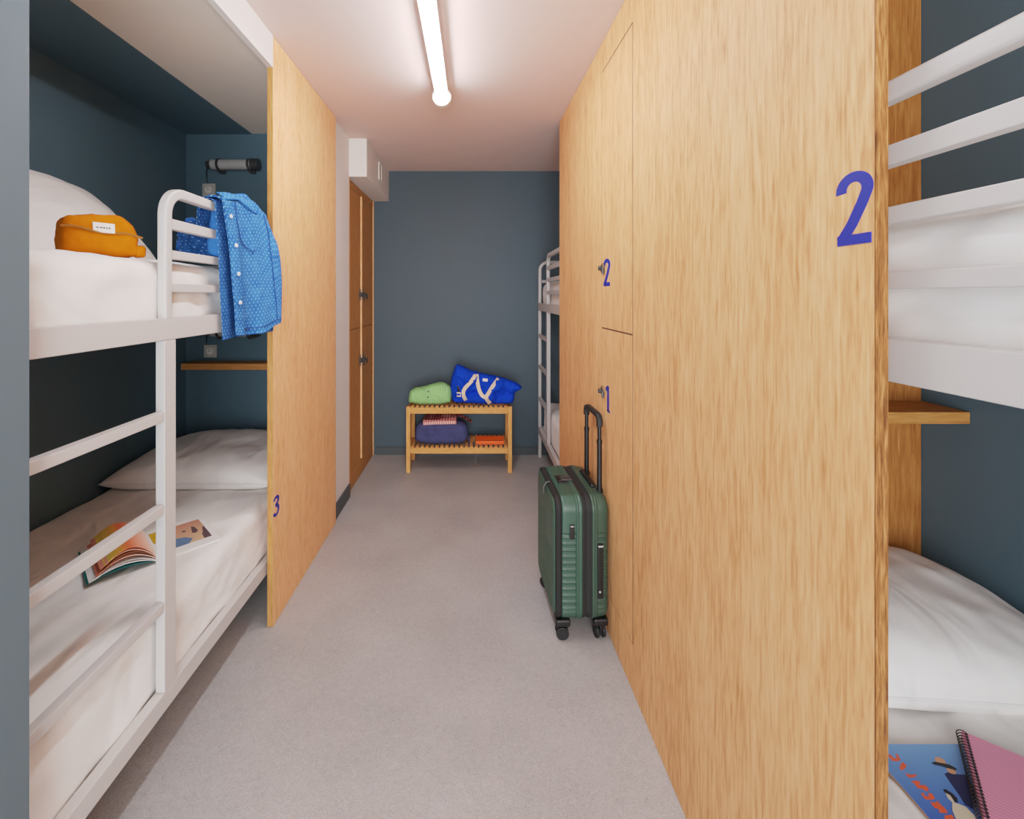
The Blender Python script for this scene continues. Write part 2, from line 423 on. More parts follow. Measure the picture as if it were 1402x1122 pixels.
def inflate(bm, P, y, D, dm, step=.008, namp=0.0, nsc=12, seed=0, mi=0, back=.9):
    """soft cloth lump with outline P in (x,z), puffed to +-D about the plane y; returns depth function for the near side"""
    def th(p):
        d = min(1.0, dist_poly(p, P) / dm); h = D * math.sqrt(max(0, 1 - (1 - d) ** 2))
        return h * (1 + namp * noise.fractal(Vector((p[0] * nsc + seed, p[1] * nsc, seed)), .6, 2.0, 3))
    pts = [Vector(p) for p in P]; nb = len(pts)
    x0, x1 = min(p[0] for p in P), max(p[0] for p in P); z0, z1 = min(p[1] for p in P), max(p[1] for p in P)
    zz = z0
    while zz < z1:
        xx = x0
        while xx < x1:
            q = (xx + (step / 2 if int((zz - z0) / step) % 2 else 0), zz)
            if inside(q, P) and dist_poly(q, P) > step * .45: pts.append(Vector(q))
            xx += step
        zz += step * .87
    vs, es, fs, *_ = delaunay_2d_cdt(pts, [(i, (i + 1) % nb) for i in range(nb)], [list(range(nb))], 1, 1e-6)
    F_, B_ = [], []
    for v in vs:
        on = dist_poly(v, P) < 1e-5; h = 0 if on else th(v)
        a = bm.verts.new((v[0], y - h, v[1])); F_.append(a)
        B_.append(a if on else bm.verts.new((v[0], y + h * back, v[1])))
    for f_ in fs:
        bm.faces.new([F_[i] for i in f_]).material_index = mi
        if any(F_[i] is not B_[i] for i in f_):
            try: bm.faces.new([B_[i] for i in reversed(f_)]).material_index = mi
            except ValueError: pass
    return lambda p: y - th(p)
def px2(pts, Y): return [(at(x, y, Y).x, at(x, y, Y).z) for x, y in pts]

# ------------------------------------------------------------------ room shell
H = 2.515
XL, XR, YB, YN = -1.776, 1.52, 4.017, -1.6          # niche side walls, back wall, wall behind the camera
def sbox(name, mat, *a, bev=0): return struct(name, box(bmesh.new(), *a, bev=bev), mat)
sbox('floor', M['floor'], XL - .1, XR + .1, YN - .1, YB + .1, -.1, 0)
sbox('ceiling', M['ceil'], XL - .1, XR + .1, YN - .1, YB + .1, H, H + .1)
sbox('wall_back', M['wall_blue'], XL - .1, XR + .1, YB, YB + .1, 0, H)
sbox('wall_front', M['wall_white'], XL - .1, XR + .1, YN - .1, YN, 0, H)
sbox('wall_left', M['wall_dark'], XL - .1, XL, .78, 2.9, 0, H)
sbox('wall_right', M['wall_dark'], XR, XR + .1, YN, YB, 0, H)
sbox('wall_left_return', M['wall_return'], -.95, -.851, YN, .868, 0, H)
sbox('wall_left_niche_near', M['wall_dark'], XL, -.95, .78, .868, 0, H)
sbox('wall_left_niche_end', M['wall_dark'], XL, -.90, 2.80, 2.9, 0, H)
sbox('wall_left_white', M['wall_white'], -.97, -.872, 2.80, 3.178, 0, H)
sbox('wall_right_niche_end', M['wall_dark'], .60, XR, 2.0, 2.06, 0, H)
# soffits and fascias over the bunks
sbox('trim_1', M['wall_dark'], XL, -1.368, .868, 2.80, 2.408, H)
sbox('trim_2', M['soffit'], -1.368, -.875, .868, 2.80, 2.412, H)
sbox('trim_3', M['wall_white'], -.875, -.851, .868, 1.924, 2.38, H)
sbox('trim_4', M['soffit'], .63, XR, YN, 1.53, 2.432, H)
sbox('trim_5', M['wall_white'], .60, .624, YN, .60, 2.38, H)
# boxed duct over the lockers
sbox('trim_6', M['wall_white'], -1.40, -.748, 3.18, YB, 2.246, H, bev=.002)
sbox('baseboard_back', M['base'], -.86, XR, YB - .012, YB, 0, .07)
sbox('baseboard_left', M['base'], -.872, -.862, 2.806, 3.176, 0, .092)

# air grille on the duct
g = thing('air_vent', 'small white slotted air grille on the side of the boxed duct', 'vent', (-.748, 3.617, 2.397))
bm = bmesh.new()
for a in ((3.566, 3.576, 2.326, 2.468), (3.658, 3.668, 2.326, 2.468), (3.576, 3.658, 2.326, 2.338), (3.576, 3.658, 2.456, 2.468)):
    box(bm, -.748, -.739, *a, bev=.001)
link_mesh('frame', bm, M['wall_white'], g)
bm = bmesh.new()
for k in range(6): box(bm, -.747, -.743, 3.576, 3.658, 2.343 + k * .019, 2.353 + k * .019)
link_mesh('louvre', bm, M['soffit'], g)

# ------------------------------------------------------------------ left oak partition
p = thing('oak_partition', 'oak panel partition with a blue 3 beside the left bunk bed', 'partition', (-.863, 2.36, 0))
box_bm = box(bmesh.new(), -.875, -.851, 1.924, 2.804, .002, H - .002, bev=.001)
panel = link_mesh('panel', box_bm, M['oak_left'], p)
link_mesh('edge_band', box(bmesh.new(), -.8745, -.8515, 1.9225, 1.9245, .003, H - .003), M['oak_locker'], p)
nX = Vector((1, 0, 0))
digit('number_sticker', '3', (Vector((-.851, 1.926, .459)), Vector((0, .13, 0)), Vector((0, 0, .086)), nX), M['blue_num'], p)
digit('number_sticker', '3', (Vector((-.851, 1.936, 1.488)), Vector((0, .125, 0)), Vector((0, 0, .112)), nX), M['navy_num'], p)

# ------------------------------------------------------------------ right oak partition with lockers
PA, PB = Vector((.581, .655, 0)), Vector((.548, 2.88, 0))
pd = (PB - PA).normalized(); pn = Vector((-pd.y, pd.x, 0))      # along the panel, and outwards into the aisle
if pn.x > 0: pn = -pn
def PY(y): return (y - .655) / pd.y
FR = Matrix(((pd.x, -pn.x, 0, PA.x), (pd.y, -pn.y, 0, PA.y), (0, 0, 1, 0), (0, 0, 0, 1)))   # local (along, inwards, up)
root = thing('oak_partition', 'large oak panel wall with locker doors and a big blue 2 near its edge', 'partition', (PA.x, PA.y, 0))
T = .018
def pbox(s0, s1, z0, z1, d0=0.0, d1=T, bev=.0008): return box(bmesh.new(), s0, s1, d0, d1, z0, z1, bev=bev, mat=FR)
d0, d1 = PY(1.612), PY(1.978); S1 = PY(2.88); zt, zm, zb = 2.384, 1.27, .168; gp = .0036
link_mesh('panel', pbox(0, d0 - gp, .002, H - .002), M['oak'], root)
link_mesh('panel', pbox(d1 + gp * .6, S1, .002, H - .002), M['oak'], root)
bm = pbox(d0 - gp, d1 + gp, zt + .002, H - .002); link_mesh('panel', bm, M['oak'], root)
bm = pbox(d0 - gp, d1 + gp, .002, zb - .0015); link_mesh('plinth', bm, M['oak'], root)
bm = bmesh.new()
for s0, s1, z0, z1 in ((d0 - gp, d0 + gp, zb - .0015, zt + .002), (d0 + gp, d1 - gp, zt - .004, zt + .002), (d0 + gp, d1 - gp, zm - .003, zm + .003), (d0 + gp, d1 - gp, zb - .0015, zb + .0015)):
    box(bm, s0, s1, .0008, T, z0, z1, mat=FR)
link_mesh('gap_shade_strip', bm, M['groove'], root)  # dark strips fill the door seams, their shade put in as colour
bm = bmesh.new(); box(bm, d1 - gp * .6, d1 + gp * .6, .0006, T, zb, zt, mat=FR); link_mesh('seam_shade_strip', bm, M['oak_dark'], root)  # filler strip, the fainter shade of this seam given as brown colour
link_mesh('edge_band', pbox(-.0012, .0008, .003, H - .003, .0, T + .0005, 0), M['oak_edge'], root)
def pw(s, z, k=0.0): return FR @ Vector((s, 0, z)) + pn * k
upd = link_mesh('locker_door', pbox(d0 + gp, d1 - gp * .6, zm + .003, zt - .004), M['oak'], root); upd['label'] = 'upper locker door numbered 2'
lod = link_mesh('locker_door', pbox(d0 + gp, d1 - gp * .6, zb + .0015, zm - .003), M['oak'], root); lod['label'] = 'lower locker door numbered 1'
def latch(parent, s, z):
    bm = bmesh.new(); c_ = pw(s, z, .006)
    cyl(bm, pw(s, z, 0), pw(s, z, .008), .021, n=28, bev=.002)
    link_mesh('latch_plate', bm, M['brass'], parent)
    bm = bmesh.new(); cyl(bm, pw(s, z, .008), pw(s, z, .022), .010, n=20, bev=.002)
    box(bm, s - .024, s - .014, -.014, -.004, z - .026, z + .004, bev=.002, mat=FR)
    link_mesh('turn_knob', bm, M['chrome_dark'], parent)
latch(upd, d1 + .012 - .036, 1.528); latch(lod, d1 + .012 - .036, .999)
eu = -pd
digit('number_sticker', '2', (pw(PY(1.952), 1.452), eu * .195, Vector((0, 0, .112)), pn), M['blue_num'], upd)
digit('number_sticker', '1', (pw(PY(1.93), .925), eu * .16, Vector((0, 0, .108)), pn), M['blue_num'], lod)
digit('number_sticker', '2', (pw(PY(.7215), 1.4895), eu * .136, Vector((0, 0, .108)), pn), M['blue_num'], root)
# locker body behind the doors: its side is the oak board at the head of the right bunk
link_mesh('side_board', box(bmesh.new(), .603, 1.518, 1.535, 1.56, .002, H - .004), M['oak_dark'], root)

# ------------------------------------------------------------------ lockers at the far left
lk = thing('locker_cabinet', 'tall built-in oak locker cabinet with four latched doors by the back wall', 'cabinet', (-1.1, 3.6, 0))
xf = -.888
bm = bmesh.new(); box(bm, -1.38, xf - .004, 3.186, 4.012, .002, 2.243); link_mesh('carcass', bm, M['groove'], lk)
link_mesh('side_panel', box(bmesh.new(), -1.38, -.872, 3.18, 3.20, .002, 2.244, bev=.001), M['oak_left'], lk)
link_mesh('side_panel', box(bmesh.new(), -1.38, -.880, 3.995, 4.014, .002, 2.244, bev=.001), M['oak_left'], lk)
bm = bmesh.new(); box(bm, xf - .004, -.876, 3.5635, 3.5765, .13, 2.19, bev=.001); link_mesh('divider', bm, M['oak_left'], lk)
link_mesh('top_rail', box(bmesh.new(), xf - .006, xf + .002, 3.20, 3.995, 2.192, 2.243), M['oak_locker'], lk)
link_mesh('plinth', box(bmesh.new(), xf - .006, xf + .002, 3.20, 3.995, .002, .13), M['oak_locker'], lk)
for (z0, z1, zl) in ((1.163, 2.189, 1.418), (.133, 1.157, .905)):
    for (y0, y1, yl, s) in ((3.202, 3.562, 3.535, -1), (3.578, 3.993, 3.63, 1)):
        dr = link_mesh('door', box(bmesh.new(), xf - .012, xf, y0, y1, z0, z1, bev=.001), M['oak_locker'], lk)
        bm = bmesh.new(); cyl(bm, (xf, yl, zl), (xf + .02, yl, zl), .017, n=18, bev=.002)
        box(bm, xf, xf + .009, yl - .007, yl + .007, zl - .045, zl + .045, bev=.002)
        cyl(bm, (xf + .018, yl, zl), (xf + .042, yl, zl), .008, n=14)
        sweep(bm, [(xf + .036 + .0 * a, yl + .014 * math.cos(a), zl - .020 + .016 * math.sin(a)) for a in [2 * PI * k / 16 for k in range(16)]], circ(.0035, 6), side=(1, 0, 0), closed=True)
        link_mesh('latch', bm, M['chrome_dark'], dr)

# ------------------------------------------------------------------ ceiling tube light
def tube_light(label, x, y0, y1, glow='led'):
    z = 2.452; r = .047
    o = thing('tube_light', label, 'light', (x, (y0 + y1) / 2, H), group=None)
    bm = bmesh.new(); prof = [(r * math.cos(a), r * math.sin(a)) for a in [2 * PI * k / 32 for k in range(32)]]
    sweep(bm, [(x, lerp(y0 + .02, y1 - .03, k / 10), z) for k in range(11)], prof, side=(1, 0, 0), caps=False)
    link_mesh('clear_tube', bm, M['tube'], o)
    bm = bmesh.new(); box(bm, x - .026, x + .026, y0 + .05, y1 - .055, z - .014, z + .003, bev=.004)
    link_mesh('led_strip', bm, M[glow], o)
    bm = bmesh.new(); box(bm, x - .034, x + .034, y0 + .04, y1 - .05, z + .004, z + .012, bev=.002); link_mesh('led_carrier', bm, M['wall_white'], o)
    for ye, s in ((y0, 1), (y1, -1)):
        bm = bmesh.new()
        cyl(bm, (x, ye, z), (x, ye + s * .034, z), r + .003, n=32, bev=.004)
        link_mesh('end_cap', bm, M['soffit'], o)
    for yk in (lerp(y0, y1, .22), lerp(y0, y1, .78)):
        bm = bmesh.new(); box(bm, x - .02, x + .02, yk - .012, yk + .012, z + r, H, bev=.002); link_mesh('bracket', bm, M['white_metal'], o)
    return o
tube_light('clear glowing tube light on the ceiling above the aisle', -.165, 1.12, 2.40)
tube_light('added unseen tube light on the ceiling behind the viewer', -.12, -1.1, .18, 'led_dim')  # extra fixture added out of view to light the near end

# ------------------------------------------------------------------ bunk beds
W27 = .027
def bunk(label, fx, s, ylad, yend, mid, width=.885):
    """fx: aisle face; s: +1 bed lies to the right, -1 to the left; ylad: ladder end, yend: head end"""
    d = 1 if yend > ylad else -1
    o = thing('bunk_bed', label, 'bunk bed', (fx + s * width / 2, (ylad + yend) / 2, 0), group=None)
    def X(a): return fx + s * a
    def bx(bm, a0, a1, y0, y1, z0, z1, bev=.003):
        return box(bm, min(X(a0), X(a1)), max(X(a0), X(a1)), min(y0, y1), max(y0, y1), z0, z1, bev=bev)
    w = width; e = .03 * d
    for z0, z1, nm in ((1.281, 1.345, 'upper'), (.214, .268, 'lower')):
        link_mesh('side_rail', bx(bmesh.new(), 0, .031, ylad, yend, z0, z1), M['white_metal'], o)
        link_mesh('side_rail', bx(bmesh.new(), w - .028, w, ylad, yend, z0, z1), M['white_metal'], o)
        for ya in (ylad, yend - e): link_mesh('end_rail', bx(bmesh.new(), .031, w - .028, ya, ya + e, z0, z1), M['white_metal'], o)
        bm = bmesh.new(); n_ = 12
        for k in range(n_):
            yk = lerp(ylad + 2 * e, yend - 2 * e, (k + .5) / n_); bx(bm, .031, w - .028, yk - .045, yk + .045, z0 + .002, z0 + .012, bev=.002)
        link_mesh('slat_base', bm, M['white_metal'], o)
    # ladder posts and rungs
    for ya, yb in ((ylad + .001 * d, ylad + .028 * d), (mid - .003 * d, mid + .047 * d)):
        link_mesh('ladder_post', bx(bmesh.new(), 0, W27, ya, yb, .268, 1.281), M['white_metal'], o)
    for zt_ in (1.077, .81, .53):
        link_mesh('ladder_rung', bx(bmesh.new(), .001, W27 - .001, ylad + .028 * d, mid - .003 * d, zt_ - .029, zt_, bev=.003), M['white_metal'], o)
    # legs to the floor
    for a, ya in ((0, ylad + .001 * d), (0, yend - .031 * d)):
        link_mesh('leg', bx(bmesh.new(), a, a + W27, ya, ya + e, .0, .214), M['white_metal'], o)
    link_mesh('corner_post', bx(bmesh.new(), 0, W27, yend - .03 * d, yend - .001 * d, .268, 1.281), M['white_metal'], o)
    # guard rail: bent tube plus three bars
    R = .07; y0 = mid + .017 * d; y1 = yend - .02 * d; top = 1.733 - .015
    pth = [(X(W27 / 2), y0, 1.345), (X(W27 / 2), y0, top - R)]
    pth += [(X(W27 / 2), y0 + d * (R - R * math.cos(t_)), top - R + R * math.sin(t_)) for t_ in [PI / 2 * k / 10 for k in range(1, 11)]]
    pth += [(X(W27 / 2), lerp(y0 + d * R, y1 - d * R, k / 4), top) for k in range(1, 4)]
    pth += [(X(W27 / 2), y1 - d * (R - R * math.sin(t_)), top - R + R * math.cos(t_)) for t_ in [PI / 2 * k / 10 for k in range(0, 11)]]
    pth += [(X(W27 / 2), y1, 1.345)]
    bm = bmesh.new(); sweep(bm, pth, rrect(W27, .031, .006, 3), side=(1, 0, 0)); link_mesh('guard_frame', bm, M['white_metal'], o)
    for za, zb_ in ((1.606, 1.637), (1.518, 1.544), (1.420, 1.446)):
        link_mesh('guard_bar', bx(bmesh.new(), .002, W27 - .002, y0 + d * .014, y1 - d * .014, za, zb_, bev=.003), M['white_metal'], o)
    # end hoop at the ladder end: post on the aisle corner bending across the bed end
    ye = ylad + .016 * d; hp = 1.70
    pth = [(X(.014), ye, 1.345), (X(.014), ye, hp - R)] + [(X(.014 + R - R * math.cos(t_)), ye, hp - R + R * math.sin(t_)) for t_ in [PI / 2 * k / 8 for k in range(1, 9)]]
    pth += [(X(w - .016 - R), ye, hp)] + [(X(w - .016 - R + R * math.sin(t_)), ye, hp - R + R * math.cos(t_)) for t_ in [PI / 2 * k / 8 for k in range(1, 9)]] + [(X(w - .016), ye, 1.345)]
    bm = bmesh.new(); sweep(bm, pth, rrect(.031, .027, .006, 3), side=(0, 1, 0)); link_mesh('end_hoop', bm, M['white_metal'], o)
    link_mesh('guard_bar', bx(bmesh.new(), .03, w - .03, ye - .011, ye + .011, 1.52, 1.546), M['white_metal'], o)
    return o
bunk('white metal bunk bed on the left with a denim shirt on its guard rail', -.885, -1, .873, 2.795, 1.302)
bunk('white metal bunk bed at the right edge, its rails running behind the oak panel', .622, 1, -.42, 1.505, .02)
bunk('white metal bunk bed at the far end, showing behind the right oak panel', .567, 1, 3.97, 2.075, 3.53, width=.93)

def mattress(label, x0, x1, y0, y1, z0, z1, seed, group=None):
    def fn(p_, n_):
        q = Vector((p_.x * 3.2 + seed, p_.y * 2.6, p_.z * 4))
        k = noise.fractal(q, .7, 2.0, 4)
        k2 = noise.noise(Vector((p_.x * 2 + p_.y * 7 + seed, p_.y * 2.5 - p_.x * 5, p_.z * 9)))
        side = abs(n_.x) + abs(n_.y)
        k3 = noise.noise(Vector((p_.y * 11 + p_.z * 16 - p_.x * 7 + seed, p_.z * 5 - p_.y * 2.2, p_.x * 3)))
        return p_ + n_ * (k * .008 + k2 * .005 + max(0, k3) * .006)
    bm = bmesh.new(); rbox(bm, (x0, y0, z0), (x1, y1, z1), .05, (40, 120, 14), fn)
    o = link_mesh('mattress', bm, M['linen'], None, 80); tag(o, label, 'mattress', group); return o
mattress('white sheeted mattress on the lower left bunk under the open magazine', -1.756, -.9175, .91, 2.76, .2275, .492, 1)
mattress('white sheeted mattress on the upper left bunk under the mustard pouch', -1.756, -.9135, .915, 2.755, 1.295, 1.517, 5)
mattress('white sheeted mattress on the lower right bunk beneath the pink notebook', .655, 1.505, -.38, 1.46, .2275, .492, 9)
mattress('white mattress behind the rails of the upper right bunk', .655, 1.505, -.38, 1.46, 1.295, 1.532, 13)
mattress('white mattress on the lower level of the far bunk bed', .602, 1.495, 2.12, 3.92, .2275, .492, 17)
mattress('white mattress on the upper level of the far bunk bed', .600, 1.495, 2.12, 3.92, 1.295, 1.517, 21)

def pillow(label, mat4, w, h, T_, seed, pip=True, sag=.35, wr=1.0):
    o = thing('pillow', label, 'pillow', (0, 0, 0))
    o.matrix_world = mat4; n_ = 56
    def edge(u, v):
        k = 1 - .045 * (1 - abs(v) ** 3) * abs(u) ** 6; k2 = 1 - .045 * (1 - abs(u) ** 3) * abs(v) ** 6
        return u * w / 2 * k, v * h / 2 * k2
    def surf(top):
        def fn(a, b):
            u, v = 2 * a - 1, 2 * b - 1; u = math.sin(u * PI / 2); v = math.sin(v * PI / 2)
            x, y = edge(u, v)
            t_ = (max(0, 1 - u * u) ** .5 * max(0, 1 - v * v) ** .5) ** .75
            rim = 1 - max(abs(u), abs(v)) ** 10
            wv = noise.fractal(Vector((x * 4 + seed, y * 4, seed)), .8, 2, 3) * .011 * rim * wr
            wv += noise.noise(Vector((x * 16 + y * 9 + seed, y * 5, 3))) * .0035 * rim * t_ * wr
            z = (T_ * t_ + wv) if top else -.03 * min(1, t_ * 3.2) if sag < .5 else (T_ * t_ + wv if top else -T_ * sag * t_)
            return Vector((x, y, z))
        return fn
    bm = bmesh.new(); grid(bm, surf(True), n_, n_); grid(bm, surf(False), n_, n_)
    bmesh.ops.remove_doubles(bm, verts=bm.verts, dist=1e-5)
    link_mesh('pillow_case', bm, M['pillow'], o, 80, local=True)
    if pip:
        loop = []
        for k in range(160):
            q = k / 160 * 4; f_ = q % 1 * 2 - 1
            u, v = [(f_, -1), (1, f_), (-f_, 1), (-1, -f_)][int(q)]
            x, y = edge(u, v); loop.append((x, y, .001))
        bm = bmesh.new(); sweep(bm, loop, circ(.0035, 6), closed=True); link_mesh('piping', bm, M['linen_side'], o, 80, local=True)
    return o
def RT(loc, rx=0, ry=0, rz=0):
    return Matrix.Translation(loc) @ Matrix.Rotation(rz, 4, 'Z') @ Matrix.Rotation(ry, 4, 'Y') @ Matrix.Rotation(rx, 4, 'X')
R_ = math.radians
pillow('grey white pillow lying at the head of the lower left bunk', RT((-1.345, 2.43, .527)), .80, .64, .125, 2)
pillow('plump white pillow propped on the wall behind the mustard pouch', RT((-1.555, 1.66, 1.67), ry=R_(46)), .54, .72, .115, 8, sag=.6)
pillow('white piped pillow on the lower right bunk below the oak shelf', RT((1.13, 1.250, .530), rx=R_(2), ry=R_(4)), .74, .555, .12, 14)

# ------------------------------------------------------------------ shelves, sockets, reading lamps
def shelf(label, x0, x1, y0, y1, z0, z1):
    o = link_mesh('wall_shelf', box(bmesh.new(), x0, x1, y0, y1, z0, z1, bev=.0015), M['oak_shelf'], None); return tag(o, label, 'shelf')
shelf('narrow oak shelf in the left niche above the lower pillow', -1.728, -.877, 2.675, 2.799, .971, 1.008)
shelf('oak shelf between the right bunk levels beyond the panel edge', .605, 1.517, 1.382, 1.534, 1.018, 1.054)
def socket(label, x, z):
    o = thing('power_socket', label, 'socket', (x, 2.80, z))
    s = .039
    bm = bmesh.new(); box(bm, x - s, x + s, 2.790, 2.80, z - s, z + s, bev=.002); link_mesh('face_plate', bm, M['socket'], o)
    bm = bmesh.new(); cyl(bm, (x, 2.7905, z), (x, 2.786, z), .021, n=24, bev=.001); link_mesh('socket_well', bm, M['wall_white'], o)
    bm = bmesh.new(); cyl(bm, (x - .008, 2.7865, z), (x - .008, 2.785, z), .003, n=10); cyl(bm, (x + .008, 2.7865, z), (x + .008, 2.785, z), .003, n=10)
    cyl(bm, (x, 2.7865, z + .011), (x, 2.777, z + .011), .0025, n=10); link_mesh('pin', bm, M['chrome_dark'], o)
socket('square grey wall socket below the upper reading lamp', -1.631, 2.062)
socket('square grey wall socket above the narrow oak shelf', -1.622, 1.067)
def reading_lamp(label, z):
    x0, x1, y = -1.615, -1.300, 2.745; r = .031
    o = thing('reading_lamp', label, 'lamp', ((x0 + x1) / 2, 2.80, z))
    bm = bmesh.new(); cyl(bm, (x0 + .03, y, z), (x1 - .045, y, z), r, n=28, bev=.003); link_mesh('tube', bm, M['chrome'], o)
    for xa, xb, rr in ((x0, x0 + .03, r * .72), (x1 - .045, x1, r * 1.12)):
        bm = bmesh.new(); cyl(bm, (xa, y, z), (xb, y, z), rr, n=24, bev=.003)
        link_mesh('end_cap', bm, M['chrome_dark'], o)
    for xk in (x0 + .075, x1 - .055):
        bm = bmesh.new()
        sweep(bm, [(xk, y + (r + .003) * math.cos(a), z + (r + .003) * math.sin(a)) for a in [2 * PI * k / 24 for k in range(24)]], rrect(.016, .004, .001, 1), side=(1, 0, 0), closed=True)
        box(bm, xk - .014, xk + .014, y + r * .6, 2.80, z - r - .014, z - r + .006, bev=.002); cyl(bm, (xk, y - .01, z - r - .006), (xk, y + .03, z - r - .006), .010, n=14)
        link_mesh('bracket', bm, M['chrome_dark'], o)
    bm = bmesh.new(); sweep(bm, [(x0 + .005, y, z - .01), (x0 - .02, y + .03, z - .03), (x0 - .03, 2.793, z - .07), (x0 - .025, 2.795, z - .1)], circ(.0025, 6)); link_mesh('cord', bm, M['black'], o)
reading_lamp('tubular steel reading lamp high on the left niche wall', 2.205)
reading_lamp('tubular steel reading lamp half hidden below the hanging shirt', 1.192)

# ------------------------------------------------------------------ bench at the back wall
bx0, bx1, by0, by1 = -.534, .308, 3.598, 3.915
b = thing('slatted_bench', 'bamboo bench with two slatted shelves against the back wall', 'bench', (-.113, 3.756, 0))
lw_ = .033
for x in (bx0, bx1 - lw_):
    for y in (by0, by1 - lw_): link_mesh('leg', box(bmesh.new(), x, x + lw_, y, y + lw_, 0, .526, bev=.003), M['bench_v'], b)
for z0, z1, nm in ((.470, .517, 1), (.152, .197, 0)):
    for y in (by0 + .004, by1 - .026): link_mesh('long_rail', box(bmesh.new(), bx0 + lw_, bx1 - lw_, y, y + .022, z0, z1, bev=.002), M['bench'], b)
    for x in (bx0 + .005, bx1 - .027): link_mesh('short_rail', box(bmesh.new(), x, x + .022, by0 + lw_, by1 - lw_, z0, z1, bev=.002), M['bench_y'], b)
    bm = bmesh.new(); n_ = 20
    for k in range(n_):
        xc = lerp(bx0 + lw_ + .016, bx1 - lw_ - .016, k / (n_ - 1)); box(bm, xc - .0125, xc + .0125, by0 + .006, by1 - .006, z1, z1 + .012, bev=.002)
    link_mesh('slatted_shelf', bm, M['bench_y'], b)
ZT, ZB = .529, .209

# mint sweater
sw = thing('folded_sweater', 'folded mint green knit sweater on the left of the bench top', 'sweater', (-.34, 3.73, ZT))
P = smooth_poly(px2([(559.6, 556), (559.5, 545), (563, 535), (578, 533.5), (591, 529), (604.6, 526.3), (613, 530), (618, 535), (618.5, 544), (617, 556)], 3.675), 1)
zmin = min(q[1] for q in P); P = [(x, z - zmin + ZT + .001) for x, z in P]
bm = bmesh.new(); sf = inflate(bm, P, 3.675, .062, .05, .008, .18, 14, 3, back=2.6); link_mesh('body', bm, M['mint'], sw, 80)
for k, zz in enumerate((.60, .645)):
    q = (-.362 + .004 * k, zz); link_mesh('button', cyl(bmesh.new(), (q[0], sf(q) + .002, q[1]), (q[0], sf(q) - .004, q[1]), .006, n=12), M['ink'], sw)

# cobalt tote bag
bg = thing('tote_bag', 'cobalt blue canvas tote bag slumped on the bench with cream straps', 'bag', (.1, 3.74, ZT))
pp = [(624, 503), (630, 504), (641, 509.5), (653, 514), (668, 517), (683, 520), (697, 524.5), (709, 529), (714.5, 533.5), (713, 537.5), (704, 541.5), (704.5, 549), (702, 556), (683, 557), (660, 556.5), (637, 555.5), (620, 555), (617.5, 545), (616.5, 532), (619, 518)]
P = smooth_poly(px2(pp, 3.69), 1); zmin = min(q[1] for q in P); P = [(x, ZT + .001 + (z - zmin)) for x, z in P]
bm = bmesh.new(); bf = inflate(bm, P, 3.69, .08, .07, .008, .62, 7, 11, back=1.7); link_mesh('body', bm, M['cobalt'], bg, 80)
dz = ZT + .001 - zmin
def strap(pts, name='strap'):
    W = [at(x, y, 3.69) for x, y in pts]; path = []
    for a, b_ in zip(W, W[1:]):
        for k in range(6): path.append(a.lerp(b_, k / 6))
    path.append(W[-1]); out = []
    for q in path:
        for _ in range(1): out.append(Vector((q.x, bf((q.x, q.z + dz)) - .015, q.z + dz)))
    for _ in range(12): out = [out[0]] + [(out[i - 1] + out[i] * 2 + out[i + 1]) / 4 for i in range(1, len(out) - 1)] + [out[-1]]
    bm = bmesh.new(); n_ = len(out); rows = []
    for i, q in enumerate(out):
        tn = (out[min(i + 1, n_ - 1)] - out[max(i - 1, 0)]).normalized(); sd = tn.cross(Vector((0, -1, 0))).normalized() * .0145
        rows.append([bm.verts.new(q + sd), bm.verts.new(q - sd), bm.verts.new(q - sd + Vector((0, .004, 0))), bm.verts.new(q + sd + Vector((0, .004, 0)))])
    for A, B in zip(rows, rows[1:]):
        for j in range(4): bm.faces.new((A[j], A[(j + 1) % 4], B[(j + 1) % 4], B[j]))
    bm.faces.new(rows[0]); bm.faces.new(rows[-1][::-1])
    link_mesh(name, bm, M['strap'], bg, 60)
strap([(638, 550), (633.5, 540), (636, 533), (645, 524), (651, 515.5)])
strap([(652.5, 515), (654, 530), (658, 541), (664, 546), (668, 540), (674, 529), (682, 521)])
strap([(665, 545), (667, 550), (671, 554.5)])
def flatpatch(name, pts, mat, fn, parent, push=.004, Y=3.69):
    bm = bmesh.new(); vs = []
    for x, y in pts:
        q = at(x, y, Y); vs.append(Vector((q.x, fn((q.x, q.z + dz)) - push, q.z + dz)))
    poly(bm, vs, depth=(0, .003, 0)); return link_mesh(name, bm, mat, parent, 0)
flatpatch('brand_patch', [(661, 520.5), (667.5, 521), (667, 524.5), (660.5, 524)], M['label'], bf, bg, .012)
flatpatch('leather_tab', [(626, 529), (629, 530), (630.5, 537.5), (627, 537.5)], M['black'], bf, bg, .012)
flatpatch('tab_end', [(626, 538), (631, 538), (631.5, 544), (626, 544)], M['strap'], bf, bg, .012)

# lower shelf: navy jacket, checked shirt, orange book
jk = thing('folded_jacket', 'navy blue folded jacket on the lower bench shelf', 'jacket', (-.27, 3.74, ZB))
P = smooth_poly(px2([(568, 610), (567.5, 596), (569, 586), (575, 580.5), (600, 579.5), (630, 579), (640.5, 585), (642, 596), (640, 604), (632, 610)], 3.66), 2)
zmin = min(q[1] for q in P); P = [(x, ZB + .001 + z - zmin) for x, z in P]
bm = bmesh.new(); inflate(bm, P, 3.675, .06, .045, .009, .15, 8, 5, back=2.6); link_mesh('body', bm, M['navy'], jk, 80)
ztop = max(q[1] for q in P)
bm = bmesh.new(); xw = -.045
sweep(bm, [(xw - .02, 3.70, ZB + .13), (xw + .0, 3.70, ZB + .075), (xw + .012, 3.70, ZB + .03), (xw + .006, 3.72, ZB + .008)], rrect(.05, .012, .004, 2), side=(0, 1, 0)); link_mesh('sleeve', bm, M['navy'], jk)
